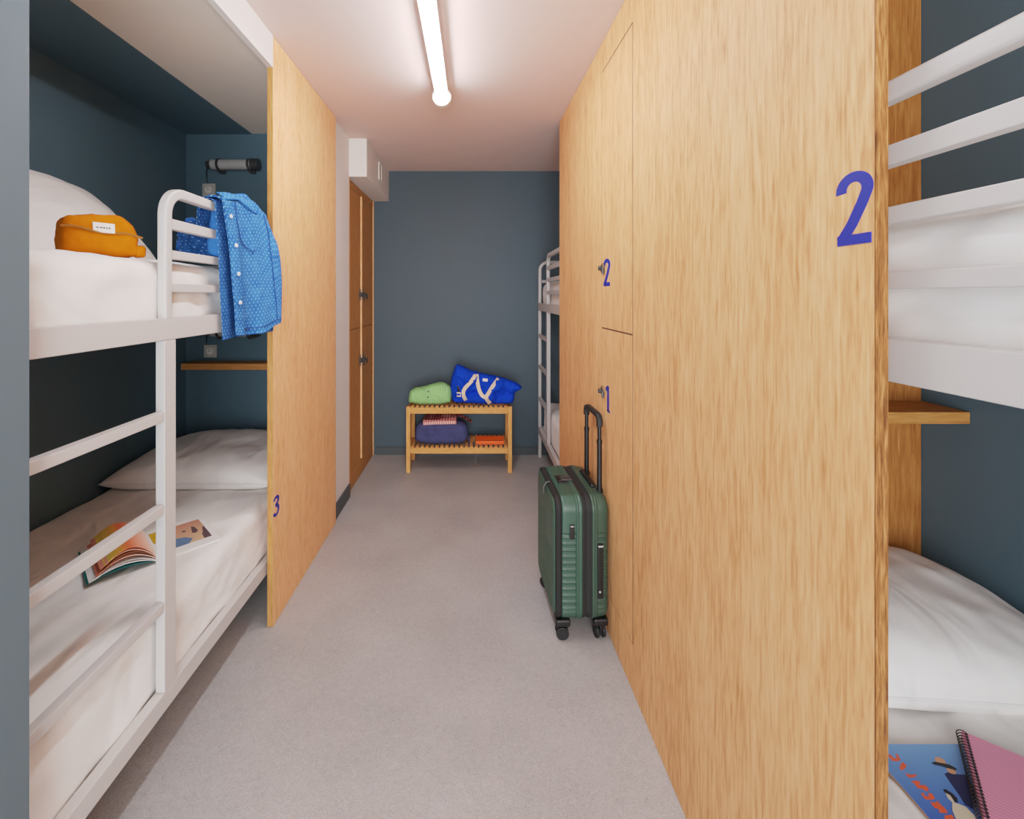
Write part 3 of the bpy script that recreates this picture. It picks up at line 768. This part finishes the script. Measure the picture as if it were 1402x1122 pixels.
cs = thing('checked_shirt', 'red checked shirt folded on top of the navy jacket', 'shirt', (-.27, 3.74, ztop))
def foldtop(u, v):
    x = lerp(-.405, -.135, u); y = lerp(3.635, 3.85, v)
    return Vector((x, y, ztop - .004 + .022 + .022 * sstep(.25, .8, u) * (1 - .4 * abs(2 * v - 1)) + .006 * nz((x * 22, y * 14, 4))))
def foldfull(u, v):
    p_ = foldtop(u, v); k = max(abs(2 * u - 1), abs(2 * v - 1)); return p_
bm = bmesh.new()
grid(bm, foldtop, 24, 16)
def fb(u, v): return Vector((lerp(-.405, -.135, u), lerp(3.635, 3.85, v), ztop - .016 + .0 * u))
grid(bm, fb, 24, 16)
for fn_ in (lambda u, v: foldtop(u, 0).lerp(fb(u, 0), v), lambda u, v: foldtop(u, 1).lerp(fb(u, 1), v), lambda u, v: foldtop(0, u).lerp(fb(0, u), v), lambda u, v: foldtop(1, u).lerp(fb(1, u), v)):
    grid(bm, fn_, 24 if fn_(0, 0).y == fn_(1, 0).y else 16, 3)
bmesh.ops.remove_doubles(bm, verts=bm.verts, dist=1e-4); link_mesh('body', bm, M['check'], cs, 60)
bm = bmesh.new(); grid(bm, lambda u, v: Vector((lerp(-.400, -.140, u), 3.6325 - .004 * math.sin(v * PI), lerp(ztop - .022, ztop + .002, v) + .010 * u)), 24, 4); link_mesh('hem_band', bm, M['check_band'], cs, 60)
bm = bmesh.new(); grid(bm, lambda u, v: Vector((lerp(-.15, -.012, u), lerp(3.68, 3.75, v), ztop + .05 - .062 * u ** 1.6 - .008 * math.cos(v * 6))), 14, 6)
r_ = bmesh.ops.solidify(bm, geom=bm.faces[:], thickness=.008); link_mesh('sleeve', bm, M['check'], cs, 60)
ob = thing('orange_book', 'bright orange book lying on the right of the lower bench shelf', 'book', (.135, 3.70, ZB))
bm = bmesh.new(); box(bm, .0235, .247, 3.645, 3.765, ZB + .030, ZB + .035, bev=.001); box(bm, .0235, .247, 3.645, 3.765, ZB + .0005, ZB + .0055, bev=.001); box(bm, .0235, .247, 3.645, 3.650, ZB + .0005, ZB + .035, bev=.001)
link_mesh('cover', bm, M['orange'], ob)
bm = bmesh.new(); box(bm, .027, .243, 3.650, 3.762, ZB + .0055, ZB + .030); link_mesh('pages', bm, M['paper'], ob)

# ------------------------------------------------------------------ suitcase
def loop_rr(w, h, r, npts=(26, 230, 12)):
    """rounded rectangle in (y,z), z dense on the upright sides"""
    pts = []; nw, nh, nc = npts
    def ln(a, b_, n_): return [(lerp(a[0], b_[0], k / n_), lerp(a[1], b_[1], k / n_)) for k in range(n_)]
    y, z = w / 2, h / 2
    pts += ln((y, -z + r), (y, z - r), nh); pts += [(y - r + r * math.cos(a), z - r + r * math.sin(a)) for a in [PI / 2 * k / nc for k in range(nc)]]
    pts += ln((y - r, z), (-y + r, z), nw); pts += [(-y + r - r * math.sin(a), z - r + r * math.cos(a)) for a in [PI / 2 * k / nc for k in range(nc)]]
    pts += ln((-y, z - r), (-y, -z + r), nh); pts += [(-y + r - r * math.cos(a), -z + r - r * math.sin(a)) for a in [PI / 2 * k / nc for k in range(nc)]]
    pts += ln((-y + r, -z), (y - r, -z), nw); pts += [(y - r + r * math.sin(a), -z + r - r * math.cos(a)) for a in [PI / 2 * k / nc for k in range(nc)]]
    return pts
SW, SH, SZ0 = .40, .507, .078
def ribs(z, lo, hi, pitch, depth):
    if z < lo or z > hi: return 0
    t_ = ((z - lo) / pitch) % 1
    return depth * (1 - math.exp(-((t_ - .5) / .14) ** 2)) * sstep(lo, lo + .006, z) * sstep(hi, hi - .006, z)
sc = thing('suitcase', 'green ribbed hard-shell cabin suitcase with raised black handle against the oak panel', 'suitcase', (.327, 1.832, 0), rotz=R_(2.0))
# local: x thickness 0..0.23, y 0..SW, z up
ZC = SZ0 + SH / 2
def shell(bm, xs, rib=None, capx=None, capend=None, r=.055):
    base = loop_rr(SW, SH, r); n_ = len(base); rows = []
    for x, ins in xs:
        row = []
        for (y, z) in base:
            l = Vector((y, z)); q = Vector((max(-SW / 2 + r, min(SW / 2 - r, y)), max(-SH / 2 + r, min(SH / 2 - r, z)))); nn = (l - q)
            nn = nn.normalized() if nn.length > 1e-6 else Vector((0, 0))
            d_ = ins + (rib(x, y, z) if rib and abs(nn.x) > .6 else 0)
            row.append(bm.verts.new((x, y - nn.x * d_ + SW / 2, z - nn.y * d_ + ZC)))
        rows.append(row)
    for A, B in zip(rows, rows[1:]):
        for j in range(n_): bm.faces.new((A[j], A[(j + 1) % n_], B[(j + 1) % n_], B[j]))
    return rows
def cap(bm, row, fn, rings=44):
    n_ = len(row); cx_ = sum((v.co for v in row), Vector()) / n_; prev = row
    for k in range(1, rings):
        s_ = 1 - k / rings; cur = []
        for v in row:
            q = cx_ + (v.co - cx_) * s_; q.x = fn(q.y - SW / 2, q.z - ZC, s_); cur.append(bm.verts.new(q))
        for j in range(n_): bm.faces.new((prev[j], prev[(j + 1) % n_], cur[(j + 1) % n_], cur[j]))
        prev = cur
    c_ = bm.verts.new((fn(0, 0, 0), cx_.y, cx_.z))
    for j in range(n_): bm.faces.new((prev[j], prev[(j + 1) % n_], c_))
rib_side = lambda lo, hi: (lambda x, y, z: ribs(z, lo, hi, .0262, .0045))
# front lid
bm = bmesh.new(); rows = shell(bm, [(.012, .016), (.006, .018), (.002, .022)])
cap(bm, rows[-1], lambda y, z, s_: .002 - .002 * sstep(1, .9, s_), 10)
def lidpanel(u, v):
    z = lerp(-.222, .222, v); zz = max(0, abs(z) - .182); hw = .166 - (.040 - math.sqrt(max(0, .0016 - min(zz, .04) ** 2)))
    yy = (2 * u - 1) * hw; e_ = min(sstep(0, .06, 1 - abs(2 * u - 1)), sstep(.222, .212, abs(z)))
    plain = max(sstep(.105, .120, z), sstep(.062, .045, yy + .085) * sstep(.015, .030, z))
    return Vector((.0015 - .0035 * e_ + ribs(z, -.21, .21, .0235, .0060) * e_ * (1 - plain), yy + SW / 2, z + ZC))
grid(bm, lidpanel, 44, 300); link_mesh('front_lid', bm, M['green'], sc, 60, local=True)
bm = bmesh.new(); shell(bm, [(.008, .020), (.008, .010), (.012, .004), (.020, .002), (.030, .003), (.036, .010), (.036, .03)]); link_mesh('lid_zipper', bm, M['zip'], sc, 50, local=True)
bm = bmesh.new(); shell(bm, [(.034, .02), (.034, .004), (.038, .0015), (.044, .0006), (.060, .0), (.080, 0), (.0895, 0)], rib_side(-.205, .115)); 
shell(bm, [(.0895, .003), (.0905, -.002), (.094, -.004), (.098, -.004), (.101, -.001), (.103, -.001), (.106, -.004), (.113, -.004), (.116, -.002), (.117, .012)])
link_mesh('front_shell', bm, M['green'], sc, 55, local=True)
bm = bmesh.new(); shell(bm, [(.116, .012), (.117, .0), (.123, -.001), (.1285, .001), (.134, .003), (.1395, .001), (.147, -.001), (.155, 0), (.156, .012)]); link_mesh('main_zipper', bm, M['zip'], sc, 50, local=True)
bm = bmesh.new(); shell(bm, [(.155, .012), (.156, -.002), (.159, -.004), (.166, -.004), (.169, -.001), (.171, -.001), (.174, -.004), (.178, -.003), (.180, .002)])
rows = shell(bm, [(.1795, .001), (.190, .001), (.200, .002), (.210, .004), (.217, .008), (.223, .014), (.227, .022), (.229, .034)], rib_side(-.205, .115))
cap(bm, rows[-1], lambda y, z, s_: .2295, 8); link_mesh('rear_shell', bm, M['green_dark'], sc, 55, local=True)
# corner bumpers, top lock, latch
zt_ = SZ0 + SH
lock = link_mesh('combination_lock', box(bmesh.new(), .052, .094, .15, .235, zt_ - .004, zt_ + .005, bev=.002), M['black'], sc, local=True)
bm = bmesh.new(); box(bm, .070, .118, .172, .190, zt_ + .003, zt_ + .010, bev=.002); box(bm, .070, .118, .200, .218, zt_ + .003, zt_ + .010, bev=.002); cyl(bm, (.062, .165, zt_ + .004), (.062, .165, zt_ + .008), .006, n=12); link_mesh('zip_pull', bm, M['chrome_dark'], lock, local=True)
bm = bmesh.new(); box(bm, .063, .083, -.005, .004, SZ0 + .345, SZ0 + .405, bev=.003); link_mesh('side_latch', bm, M['black'], sc, local=True)
bm = bmesh.new(); box(bm, .066, .080, -.0062, -.004, SZ0 + .396, SZ0 + .400, bev=.0005); link_mesh('latch_slider', bm, M['chrome'], bpy.data.objects['side_latch'], local=True)
bm = bmesh.new(); box(bm, .176, .199, -.010, .004, SZ0 + .105, SZ0 + .325, bev=.003); link_mesh('side_handle', bm, M['black'], sc, local=True)
bm = bmesh.new(); box(bm, .178, .198, -.012, -.009, SZ0 + .315, SZ0 + .321, bev=.001); link_mesh('trim_bar', bm, M['chrome'], bpy.data.objects['side_handle'], local=True)
link_mesh('rivet', cyl(bmesh.new(), (.184, -.009, SZ0 + .135), (.184, -.0125, SZ0 + .135), .004, n=12), M['chrome'], bpy.data.objects['side_handle'], local=True)
bm = bmesh.new(); box(bm, .182, .206, .11, .29, zt_ - .004, zt_ + .011, bev=.006, seg=3); link_mesh('top_handle', bm, M['black'], sc, local=True)
# lid zip pulls hanging on the front
bm = bmesh.new()
sweep(bm, [(.018, .18, zt_ + .001), (.002, .18, zt_ - .004), (-.010, .178, zt_ - .022), (-.012, .176, zt_ - .05)], rrect(.014, .005, .002, 2), side=(0, 1, 0)); link_mesh('lid_zip_pull', bm, M['chrome_dark'], sc, local=True)
# telescopic handle
for y in (.085, .275):
    bm = bmesh.new(); cyl(bm, (.212, y, zt_ - .02), (.212, y, .79), .0105, n=18); cyl(bm, (.212, y, .78), (.212, y, .875), .0085, n=18)
    cyl(bm, (.212, y, .782), (.212, y, .797), .012, n=18, bev=.001); cyl(bm, (.212, y, zt_ - .012), (.212, y, zt_ + .004), .015, n=18, bev=.002)
    link_mesh('handle_tube', bm, M['black'], sc, local=True)
bm = bmesh.new(); yy = [(.212, .083, .855), (.212, .083, .880), (.212, .090, .892), (.212, .105, .897)] + [(.212, lerp(.12, .24, k / 5), .898) for k in range(6)] + [(.212, .255, .897), (.212, .270, .892), (.212, .277, .880), (.212, .277, .855)]
sweep(bm, yy, rrect(.026, .021, .008, 3), side=(1, 0, 0)); link_mesh('handle_grip', bm, M['rubber'], sc, local=True)
# wheels
for x, y, a in ((.040, .035, 1.50), (.195, .035, .12), (.040, .365, .9), (.195, .365, .3)):
    bm = bmesh.new(); box(bm, x - .030, x + .030, y - .030, y + .030, SZ0 - .018, SZ0 + .012, bev=.008, seg=3); cyl(bm, (x, y, .035), (x, y, SZ0 - .01), .013, n=14)
    box(bm, -.007, .007, -.024, .020, .020, .058, bev=.004, mat=Matrix.Translation((x, y, 0)) @ Matrix.Rotation(a, 4, 'Z'))
    hs = link_mesh('wheel_housing', bm, M['black'], sc, local=True)
    for s in (-1, 1):
        mt_ = Matrix.Translation((x, y, 0)) @ Matrix.Rotation(a, 4, 'Z')
        bm = bmesh.new(); cyl(bm, mt_ @ Vector((s * .008, 0, .0262)), mt_ @ Vector((s * .020, 0, .0262)), .026, n=28, bev=.003)
        cyl(bm, mt_ @ Vector((s * .0195, 0, .0262)), mt_ @ Vector((s * .0222, 0, .0262)), .018, n=24, bev=.001)
        link_mesh('wheel', bm, M['rubber'], hs, local=True)

# ------------------------------------------------------------------ denim shirt over the left guard rail
sh = thing('denim_shirt', 'blue dotted denim shirt draped over the guard rail of the left bunk', 'shirt', (-.87, 1.74, 1.74))
topz = [(0, 1.742), (.3, 1.758), (.6, 1.778), (.8, 1.752), (.92, 1.70), (1, 1.645)]
def drape(y0t, y0b, y1t, y1b, hem, dx, inner, ph=0.0, fold=1.0):
    """cloth over the rail: v=0 inner end, then over the top, down to the hem at v=1"""
    def fn(u, v):
        zt0 = interp(topz, u) + dx * .4; hz = hem(u)
        if v < .18:
            k = v / .18; X = -.926 + dx * -.5 - .006 * (1 - k); z = lerp(inner, zt0 - .022, k); s_ = 0
        elif v < .34:
            a = (v - .18) / .16 * PI; X = lerp(-.926 - dx * .5, -.866 + dx, .5 - .5 * math.cos(a)); z = zt0 - .022 + .022 * math.sin(a); s_ = 0
        else:
            s_ = (v - .34) / .66; X = -.866 + dx; z = lerp(zt0 - .022, hz, s_)
        Y = lerp(lerp(y0t, y0b, s_), lerp(y1t, y1b, s_), u)
        b_ = sstep(.25, 1, u)
        X += (.040 * b_ * sstep(-.15, .2, s_ if v >= .34 else (v - .34))) * (1 if v > .25 else 0.0)
        rip = .010 * math.sin(u * 7.5 + ph + s_ * 1.2) + .007 * math.sin(u * 15 + 2 * ph - s_ * 2) + .004 * nz((Y * 20, z * 9, ph))
        X += fold * rip * sstep(0, .35, s_)
        X = max(X, -.876 + dx * .3) if v >= .34 else X
        return Vector((X, Y, z))
    return fn
def cloth(name, fn, mat, su, sv, nu=44, nv=70, th=.0022, uv=True):
    bm = bmesh.new(); grid(bm, fn, nu, nv, uv=(lambda a, b_: (a * su, b_ * sv)) if uv else None)
    bmesh.ops.recalc_face_normals(bm, faces=bm.faces); bmesh.ops.solidify(bm, geom=bm.faces[:], thickness=th)
    return link_mesh(name, bm, mat, sh, 70)
hem1 = lambda u: 1.268 + .030 * sstep(.55, 1, u) - .006 * math.sin(u * PI)
front = drape(1.535, 1.618, 1.885, 1.886, hem1, .018, 1.62, .4, .8)
cloth('front_panel', front, M['denim'], .38, .62)
hem2 = lambda u: 1.256 + .008 * u
back = drape(1.528, 1.572, 1.868, 1.872, hem2, -.004, 1.60, .4, .3)
cloth('back_panel', back, M['denim_in'], .36, .62)
# placket with snaps, seams, collar
def on_front(u, v, k=.004):
    a, b_, c_ = front(u, v), front(min(1, u + .02), v), front(u, min(1, v + .02)); n_ = (b_ - a).cross(c_ - a)
    n_ = n_.normalized() if n_.length > 1e-9 else Vector((1, 0, 0))
    if n_.x < 0: n_ = -n_
    return a + n_ * k
cloth('placket', lambda u, v: on_front(.005 + .125 * u, .24 + .757 * v, .0040), M['denim'], .05, .5, 6, 50, .002)
for v in (.405, .545, .685, .83):
    c_ = on_front(.068, v, .006); c2_ = on_front(.068, v, .011)
    link_mesh('snap_button', cyl(bmesh.new(), c_, c2_, .0072, n=18, bev=.0015), M['snap'], sh)
def seam(pts, r=.0018):
    bm = bmesh.new(); pth = []
    for (a, b_), (c_, d_) in zip(pts, pts[1:]):
        for k in range(8): pth.append(on_front(lerp(a, c_, k / 8), lerp(b_, d_, k / 8), .0032))
    pth.append(on_front(*pts[-1], .0032)); sweep(bm, pth, circ(r, 6)); link_mesh('seam', bm, M['stitch'], sh)
seam([(.21, .33), (.22, .44), (.27, .51), (.50, .585), (.52, .57)]); seam([(.14, .965), (.5, .968), (.97, .965)])
seam([(.74, .36), (.80, .6), (.88, .96)])
# collar leaf folded over the top
def collar(u, v):
    a = front(lerp(.05, .60, u), .262 + .004 * v); tip = sstep(.35, 1, u) * (1 - .25 * sstep(.9, 1, u))
    drop = v * (.012 + .052 * tip)
    return Vector((a.x + .010 + .030 * v ** .7 + .010 * tip * v, a.y + .022 * v * tip, a.z + .013 * (1 - v) - drop + .003))
cloth('collar', collar, M['denim'], .15, .05, 22, 10, .0035)
pth = [collar(k / 22, 1) + Vector((.001, 0, 0)) for k in range(23)]
bm = bmesh.new(); sweep(bm, pth, circ(.0026, 6)); link_mesh('collar_edge', bm, M['denim_trim'], sh)
# cuff and sleeve bunched behind the rails, on the mattress
P = smooth_poly(px2([(240, 352), (238, 330), (241, 316), (247, 304), (252.5, 292), (262, 304), (272, 306), (283, 297), (290, 286), (301, 283), (310, 292), (314, 330), (314, 352)], 1.60), 1)
bm = bmesh.new(); inflate(bm, P, 1.64, .055, .03, .007, .6, 22, 31); 
L_ = bm.loops.layers.uv.verify()
for f_ in bm.faces:
    for lp in f_.loops: lp[L_].uv = (lp.vert.co.x, lp.vert.co.z)
link_mesh('sleeve', bm, M['denim_in'], sh, 60)
P = smooth_poly(px2([(284, 352), (282, 330), (285, 308), (290, 287), (296, 290), (303, 330), (303, 352)], 1.57), 1)
bm = bmesh.new(); inflate(bm, P, 1.575, .016, .02, .007, .3, 22, 5); link_mesh('cuff', bm, M['denim_trim'], sh, 60)

# ------------------------------------------------------------------ mustard pouch on the upper left bunk
ang = math.atan2(.83, .55)
po = thing('zip_pouch', 'mustard yellow zip pouch with a white label on the upper left mattress', 'pouch', (-1.04, 1.255, 1.518), rotz=ang)
po.scale = (.84, .92, .97)
# local x along its length, -y faces the viewer side
def pf(p_, n_):
    k = noise.fractal(Vector((p_.x * 16, p_.y * 16, p_.z * 16 + 3)), .7, 2, 3) * .006
    q = p_ + n_ * k
    tz = p_.z / .105
    q.y *= 1 - .28 * tz; q.x *= 1 - .05 * tz
    q.z += .010 * math.sin(p_.x * 16 + 1.3) * tz - .02 * sstep(.05, .11, p_.x) * tz
    return q
bm = bmesh.new(); rbox(bm, (-.105, -.05, .002), (.105, .05, .108), .022, (20, 10, 10), pf); link_mesh('body', bm, M['mustard'], po, 80, local=True)
bm = bmesh.new(); sweep(bm, [Vector((lerp(-.108, .108, k / 20), -.0445 - .001 * math.sin(k), .074 - .0006 * k + .004 * math.sin(k * .5))) for k in range(21)], rrect(.004, .006, .0015, 2), side=(0, 1, 0)); link_mesh('zipper', bm, M['mustard_d'], po, local=True)
lb = link_mesh('woven_label', box(bmesh.new(), -.028, .030, -.0535, -.0475, .060, .088, bev=.001, mat=Matrix.Rotation(R_(-6), 4, 'X')), M['label'], po, local=True)
bm = bmesh.new()
for x0, x1 in ((-.020, -.014), (-.010, -.004), (-.002, .004), (.006, .010), (.012, .018)): box(bm, x0, x1, -.0539, -.0530, .072, .0755, mat=Matrix.Rotation(R_(-6), 4, 'X'))
link_mesh('label_print', bm, M['ink'], lb, local=True)
bm = bmesh.new(); rbox(bm, (.088, -.048, .002), (.122, -.010, .038), .012, (4, 4, 4), lambda p_, n_: p_ + n_ * .002 * nz(p_, 60)); link_mesh('zip_end_tab', bm, M['mustard'], po, 80, local=True)

# ------------------------------------------------------------------ open magazine on the lower left bunk
zm_ = .497
e1 = Vector((.70, .714, 0)).normalized()
om = thing('open_magazine', 'open magazine with curling colour pages on the lower left mattress', 'magazine', (-1.075, 1.550, zm_), rotz=math.atan2(e1.y, e1.x))
PW, PH_ = .192, .255
def leaf(name, hgt, x_end, mat, tilt=0.0, th=.0012, w0=0.0, lift=0.0, ph=PH_, nx_=24, mats=None, skew=0.0):
    """page from the spine to -x, arching up by hgt"""
    bm = bmesh.new()
    def fn(u, v):
        x = -x_end * u; z = lift + hgt * math.sin(min(1, u * 1.02 + .0) * PI * .93) ** .8 * (1 - .15 * v) + w0 * u + .004
        return Vector((x + skew * u * v, v * ph + tilt * u, z))
    grid(bm, fn, nx_, 8); bmesh.ops.recalc_face_normals(bm, faces=bm.faces); bmesh.ops.solidify(bm, geom=bm.faces[:], thickness=th)
    return link_mesh(name, bm, mat, om, 60, local=True)
# right-hand block: flat pages with a beach picture
bm = bmesh.new(); box(bm, 0, PW, 0, PH_, .0, .008, bev=.0008); rp = link_mesh('right_page_block', bm, M['paper'], om, local=True)
bm = bmesh.new(); z = .0083
poly(bm, [(.055, .045, z), (.175, .045, z), (.175, .225, z), (.055, .225, z)], 0)
poly(bm, [(.055, .045, z + .0003), (.10, .045, z + .0003), (.12, .075, z + .0003), (.10, .105, z + .0003), (.055, .12, z + .0003)], 1)
poly(bm, [(.150, .045, z + .0003), (.175, .045, z + .0003), (.175, .150, z + .0003), (.166, .140, z + .0003), (.160, .105, z + .0003), (.152, .085, z + .0003)], 2)
poly(bm, [(.128, .120, z + .0006), (.140, .112, z + .0006), (.150, .128, z + .0006), (.146, .165, z + .0006), (.138, .180, z + .0006), (.133, .150, z + .0006)], 2)
poly(bm, [(.100, .150, z + .0003), (.112, .146, z + .0003), (.116, .158, z + .0003), (.106, .164, z + .0003)], 2)
poly(bm, [(.008, .13, z), (.045, .13, z), (.045, .225, z), (.008, .225, z)], 3)
link_mesh('printed_picture', bm, [M['photo_sand'], M['photo_sea'], M['photo_fig'], M['photo_yel']], rp, 0, local=True)
leaf('page', .020, PW * .99, M['teal'], th=.0015, nx_=28).__setitem__('label', 'teal cover leaf')
leaf('page', .030, PW * .965, M['paper'], th=.003, lift=.001)
leaf('page', .036, PW * .90, M['grey_pg'], th=.003, lift=.002)
leaf('page', .046, PW * .87, M['coral_pg'], th=.002, w0=.004, lift=.004).__setitem__('label', 'coral printed page')
leaf('page', .052, PW * .80, M['brown_pg'], th=.0015, w0=.012, lift=.004)
leaf('page', .056, PW * .82, M['coral_pg'], th=.0015, w0=.016, lift=.006)
leaf('page', .060, PW * .76, M['sunset_pg'], th=.0015, w0=.022, lift=.007, ph=PH_ * 1.0, tilt=.0).__setitem__('label', 'yellow and coral printed page')

# ------------------------------------------------------------------ magazine and notebook on the lower right bunk
ZM = .4985
mg = thing('magazine', 'blue fashion magazine with red lettering tucked under the pink notebook', 'magazine', (.79, .913, ZM))
ML = Vector((.79, .913, ZM))
bm = bmesh.new(); box(bm, 0, .215, -.285, 0, 0, .0055, bev=.0006); link_mesh('pages', bm, M['card'], mg, local=True)
bm = bmesh.new(); box(bm, 0, .2155, -.2855, .0005, .0055, .0064); cv = link_mesh('cover', bm, M['cover'], mg, local=True)
zc = ZM + .0064
def art(pts, k=.0003):   # crop pixels (scale 6.94, origin 1200,980) -> cover plane, local
    out = []
    for x, y in pts:
        q = onz(1200 + x / 6.94, 980 + y / 6.94, zc + k) - ML; out.append(Vector((min(max(q.x, .001), .214), min(max(q.y, -.284), -.001), .0064 + k)))
    return out
bm = bmesh.new()
for sh_ in ([(105, 375), (130, 370), (165, 408), (195, 405), (180, 365), (200, 368), (228, 420), (215, 436), (150, 434)], [(245, 440), (290, 478), (265, 510), (235, 525), (218, 495)],
            [(270, 548), (320, 565), (375, 562), (385, 575), (345, 592), (305, 590)], [(330, 625), (395, 620), (420, 640), (400, 660), (470, 665), (500, 705), (480, 728), (450, 705), (390, 690), (360, 650)],
            [(420, 740), (450, 735), (460, 765), (500, 770), (490, 735), (530, 745), (556, 785), (540, 802), (465, 800)], [(510, 822), (560, 830), (580, 812), (610, 850), (640, 870), (680, 920), (660, 930), (600, 925), (590, 890), (550, 880)],
            [(645, 950), (720, 945), (745, 990), (740, 1030), (690, 1030), (650, 985)]):
    poly(bm, art(sh_), 0)
poly(bm, art([(645, 555), (690, 540), (740, 560), (860, 565), (930, 700), (960, 880), (930, 900), (840, 850), (780, 750), (700, 640)]), 1)
poly(bm, art([(520, 450), (560, 440), (640, 455), (700, 470), (768, 510), (745, 525), (690, 505), (610, 480), (550, 470)], .0006), 2)
poly(bm, art([(552, 400), (590, 395), (640, 420), (670, 462), (600, 450), (562, 440)], .0006), 3)
poly(bm, art([(668, 500), (730, 515), (765, 545), (740, 562), (700, 550), (670, 525)], .0007), 3)
poly(bm, art([(632, 708), (655, 700), (720, 740), (770, 790), (775, 830), (740, 820), (690, 790), (655, 745)], .0006), 2)
poly(bm, art([(655, 735), (700, 760), (740, 820), (720, 825), (680, 790)], .0008), 4)
poly(bm, art([(720, 820), (780, 840), (850, 870), (930, 950), (970, 1040), (780, 1040), (720, 900)], .0006), 4)
link_mesh('cover_print', bm, [M['red_ink'], M['navy_ink'], M['black_ink'], M['skin_ink'], M['cream_ink']], cv, 0, local=True)

a0 = math.atan2(-.64, .767)      # direction of the notebook's short side, away from the spiral
nb = thing('spiral_notebook', 'pink ruled spiral notebook lying on the blue magazine', 'notebook', (1.002, .931, ZM + .0078), rotz=a0)
# local: x away from spiral, y along the spiral (toward the viewer is -y)
NW, NL = .15, .21
bm = bmesh.new(); box(bm, 0, NW, -NL, 0, 0, .0022, bev=.0005); link_mesh('back_cover', bm, M['card'], nb, local=True)
bm = bmesh.new(); box(bm, .001, NW - .001, -NL + .001, -.001, .0024, .0105, bev=.0004); link_mesh('page_block', bm, M['pink'], nb, local=True)
bm = bmesh.new()
for k in range(27):
    y = -.006 - k * .0076; box(bm, .0055, .0095, y - .0022, y + .0022, .0104, .0108)
link_mesh('punched_hole', bm, M['black'], nb, local=True).name = 'punched_holes'
bm = bmesh.new(); pth = []; turns = 27; r = .0085
for k in range(turns * 14 + 1):
    t_ = k / 14; a = 2 * PI * t_; pth.append((.001 + r * math.cos(a), -.004 - t_ * .0076, .006 + r * math.sin(a)))
sweep(bm, pth, circ(.0009, 5), side=(0, 1, 0)); link_mesh('spiral_wire', bm, M['wire'], nb, local=True)

# ------------------------------------------------------------------ light, camera, world
def area(name, loc, rot, sx, sy, power, col):
    l = bpy.data.lights.new(name, 'AREA'); l.shape = 'RECTANGLE'; l.size = sx; l.size_y = sy; l.energy = power; l.color = col
    o = bpy.data.objects.new(name, l); C.objects.link(o); o.location = loc; o.rotation_euler = rot; return o
area('front_fill', (.0, -1.5, 1.0), (R_(90), 0, 0), 1.4, 1.8, 62, (.86, .935, 1))  # added soft fill behind the camera, no window stands there
area('ceiling_fill', (.0, -.7, 1.75), (R_(180 - 26), 0, 0), .7, .7, 13, (.85, .92, 1))  # added unseen lamp aimed up to brighten the ceiling
w = bpy.data.worlds.new('World'); bpy.context.scene.world = w; w.use_nodes = True
w.node_tree.nodes['Background'].inputs[0].default_value = (.9, .93, 1, 1); w.node_tree.nodes['Background'].inputs[1].default_value = .3
cam = bpy.data.cameras.new('camera'); co = bpy.data.objects.new('camera', cam); C.objects.link(co)
co.location = (0, 0, CAMZ); co.rotation_euler = (R_(90), 0, 0)
cam.sensor_fit = 'HORIZONTAL'; cam.sensor_width = 36; cam.lens = 36 * F / 1402
cam.shift_x = (701 - CX) / 1402; cam.shift_y = -(561 - CY) / 1402; cam.clip_start = .02
S = bpy.context.scene; S.camera = co
S.view_settings.view_transform = 'Standard'; S.view_settings.look = 'None'; S.view_settings.exposure = 0.0
S.view_settings.use_curve_mapping = True        # the soft tone response of the photograph
cm = S.view_settings.curve_mapping; cm.use_clip = False; cv_ = cm.curves[3]
cv_.points[0].location = (0, 0); cv_.points[1].location = (1, .86)
for x, y in ((.03, .068), (.1, .225), (.2, .395), (.35, .56), (.6, .70)): cv_.points.new(x, y)
cm.update()
S.cycles.max_bounces = 10; S.cycles.diffuse_bounces = 6; S.cycles.use_denoising = True
S.cycles.sample_clamp_indirect = 6; S.cycles.transparent_max_bounces = 12
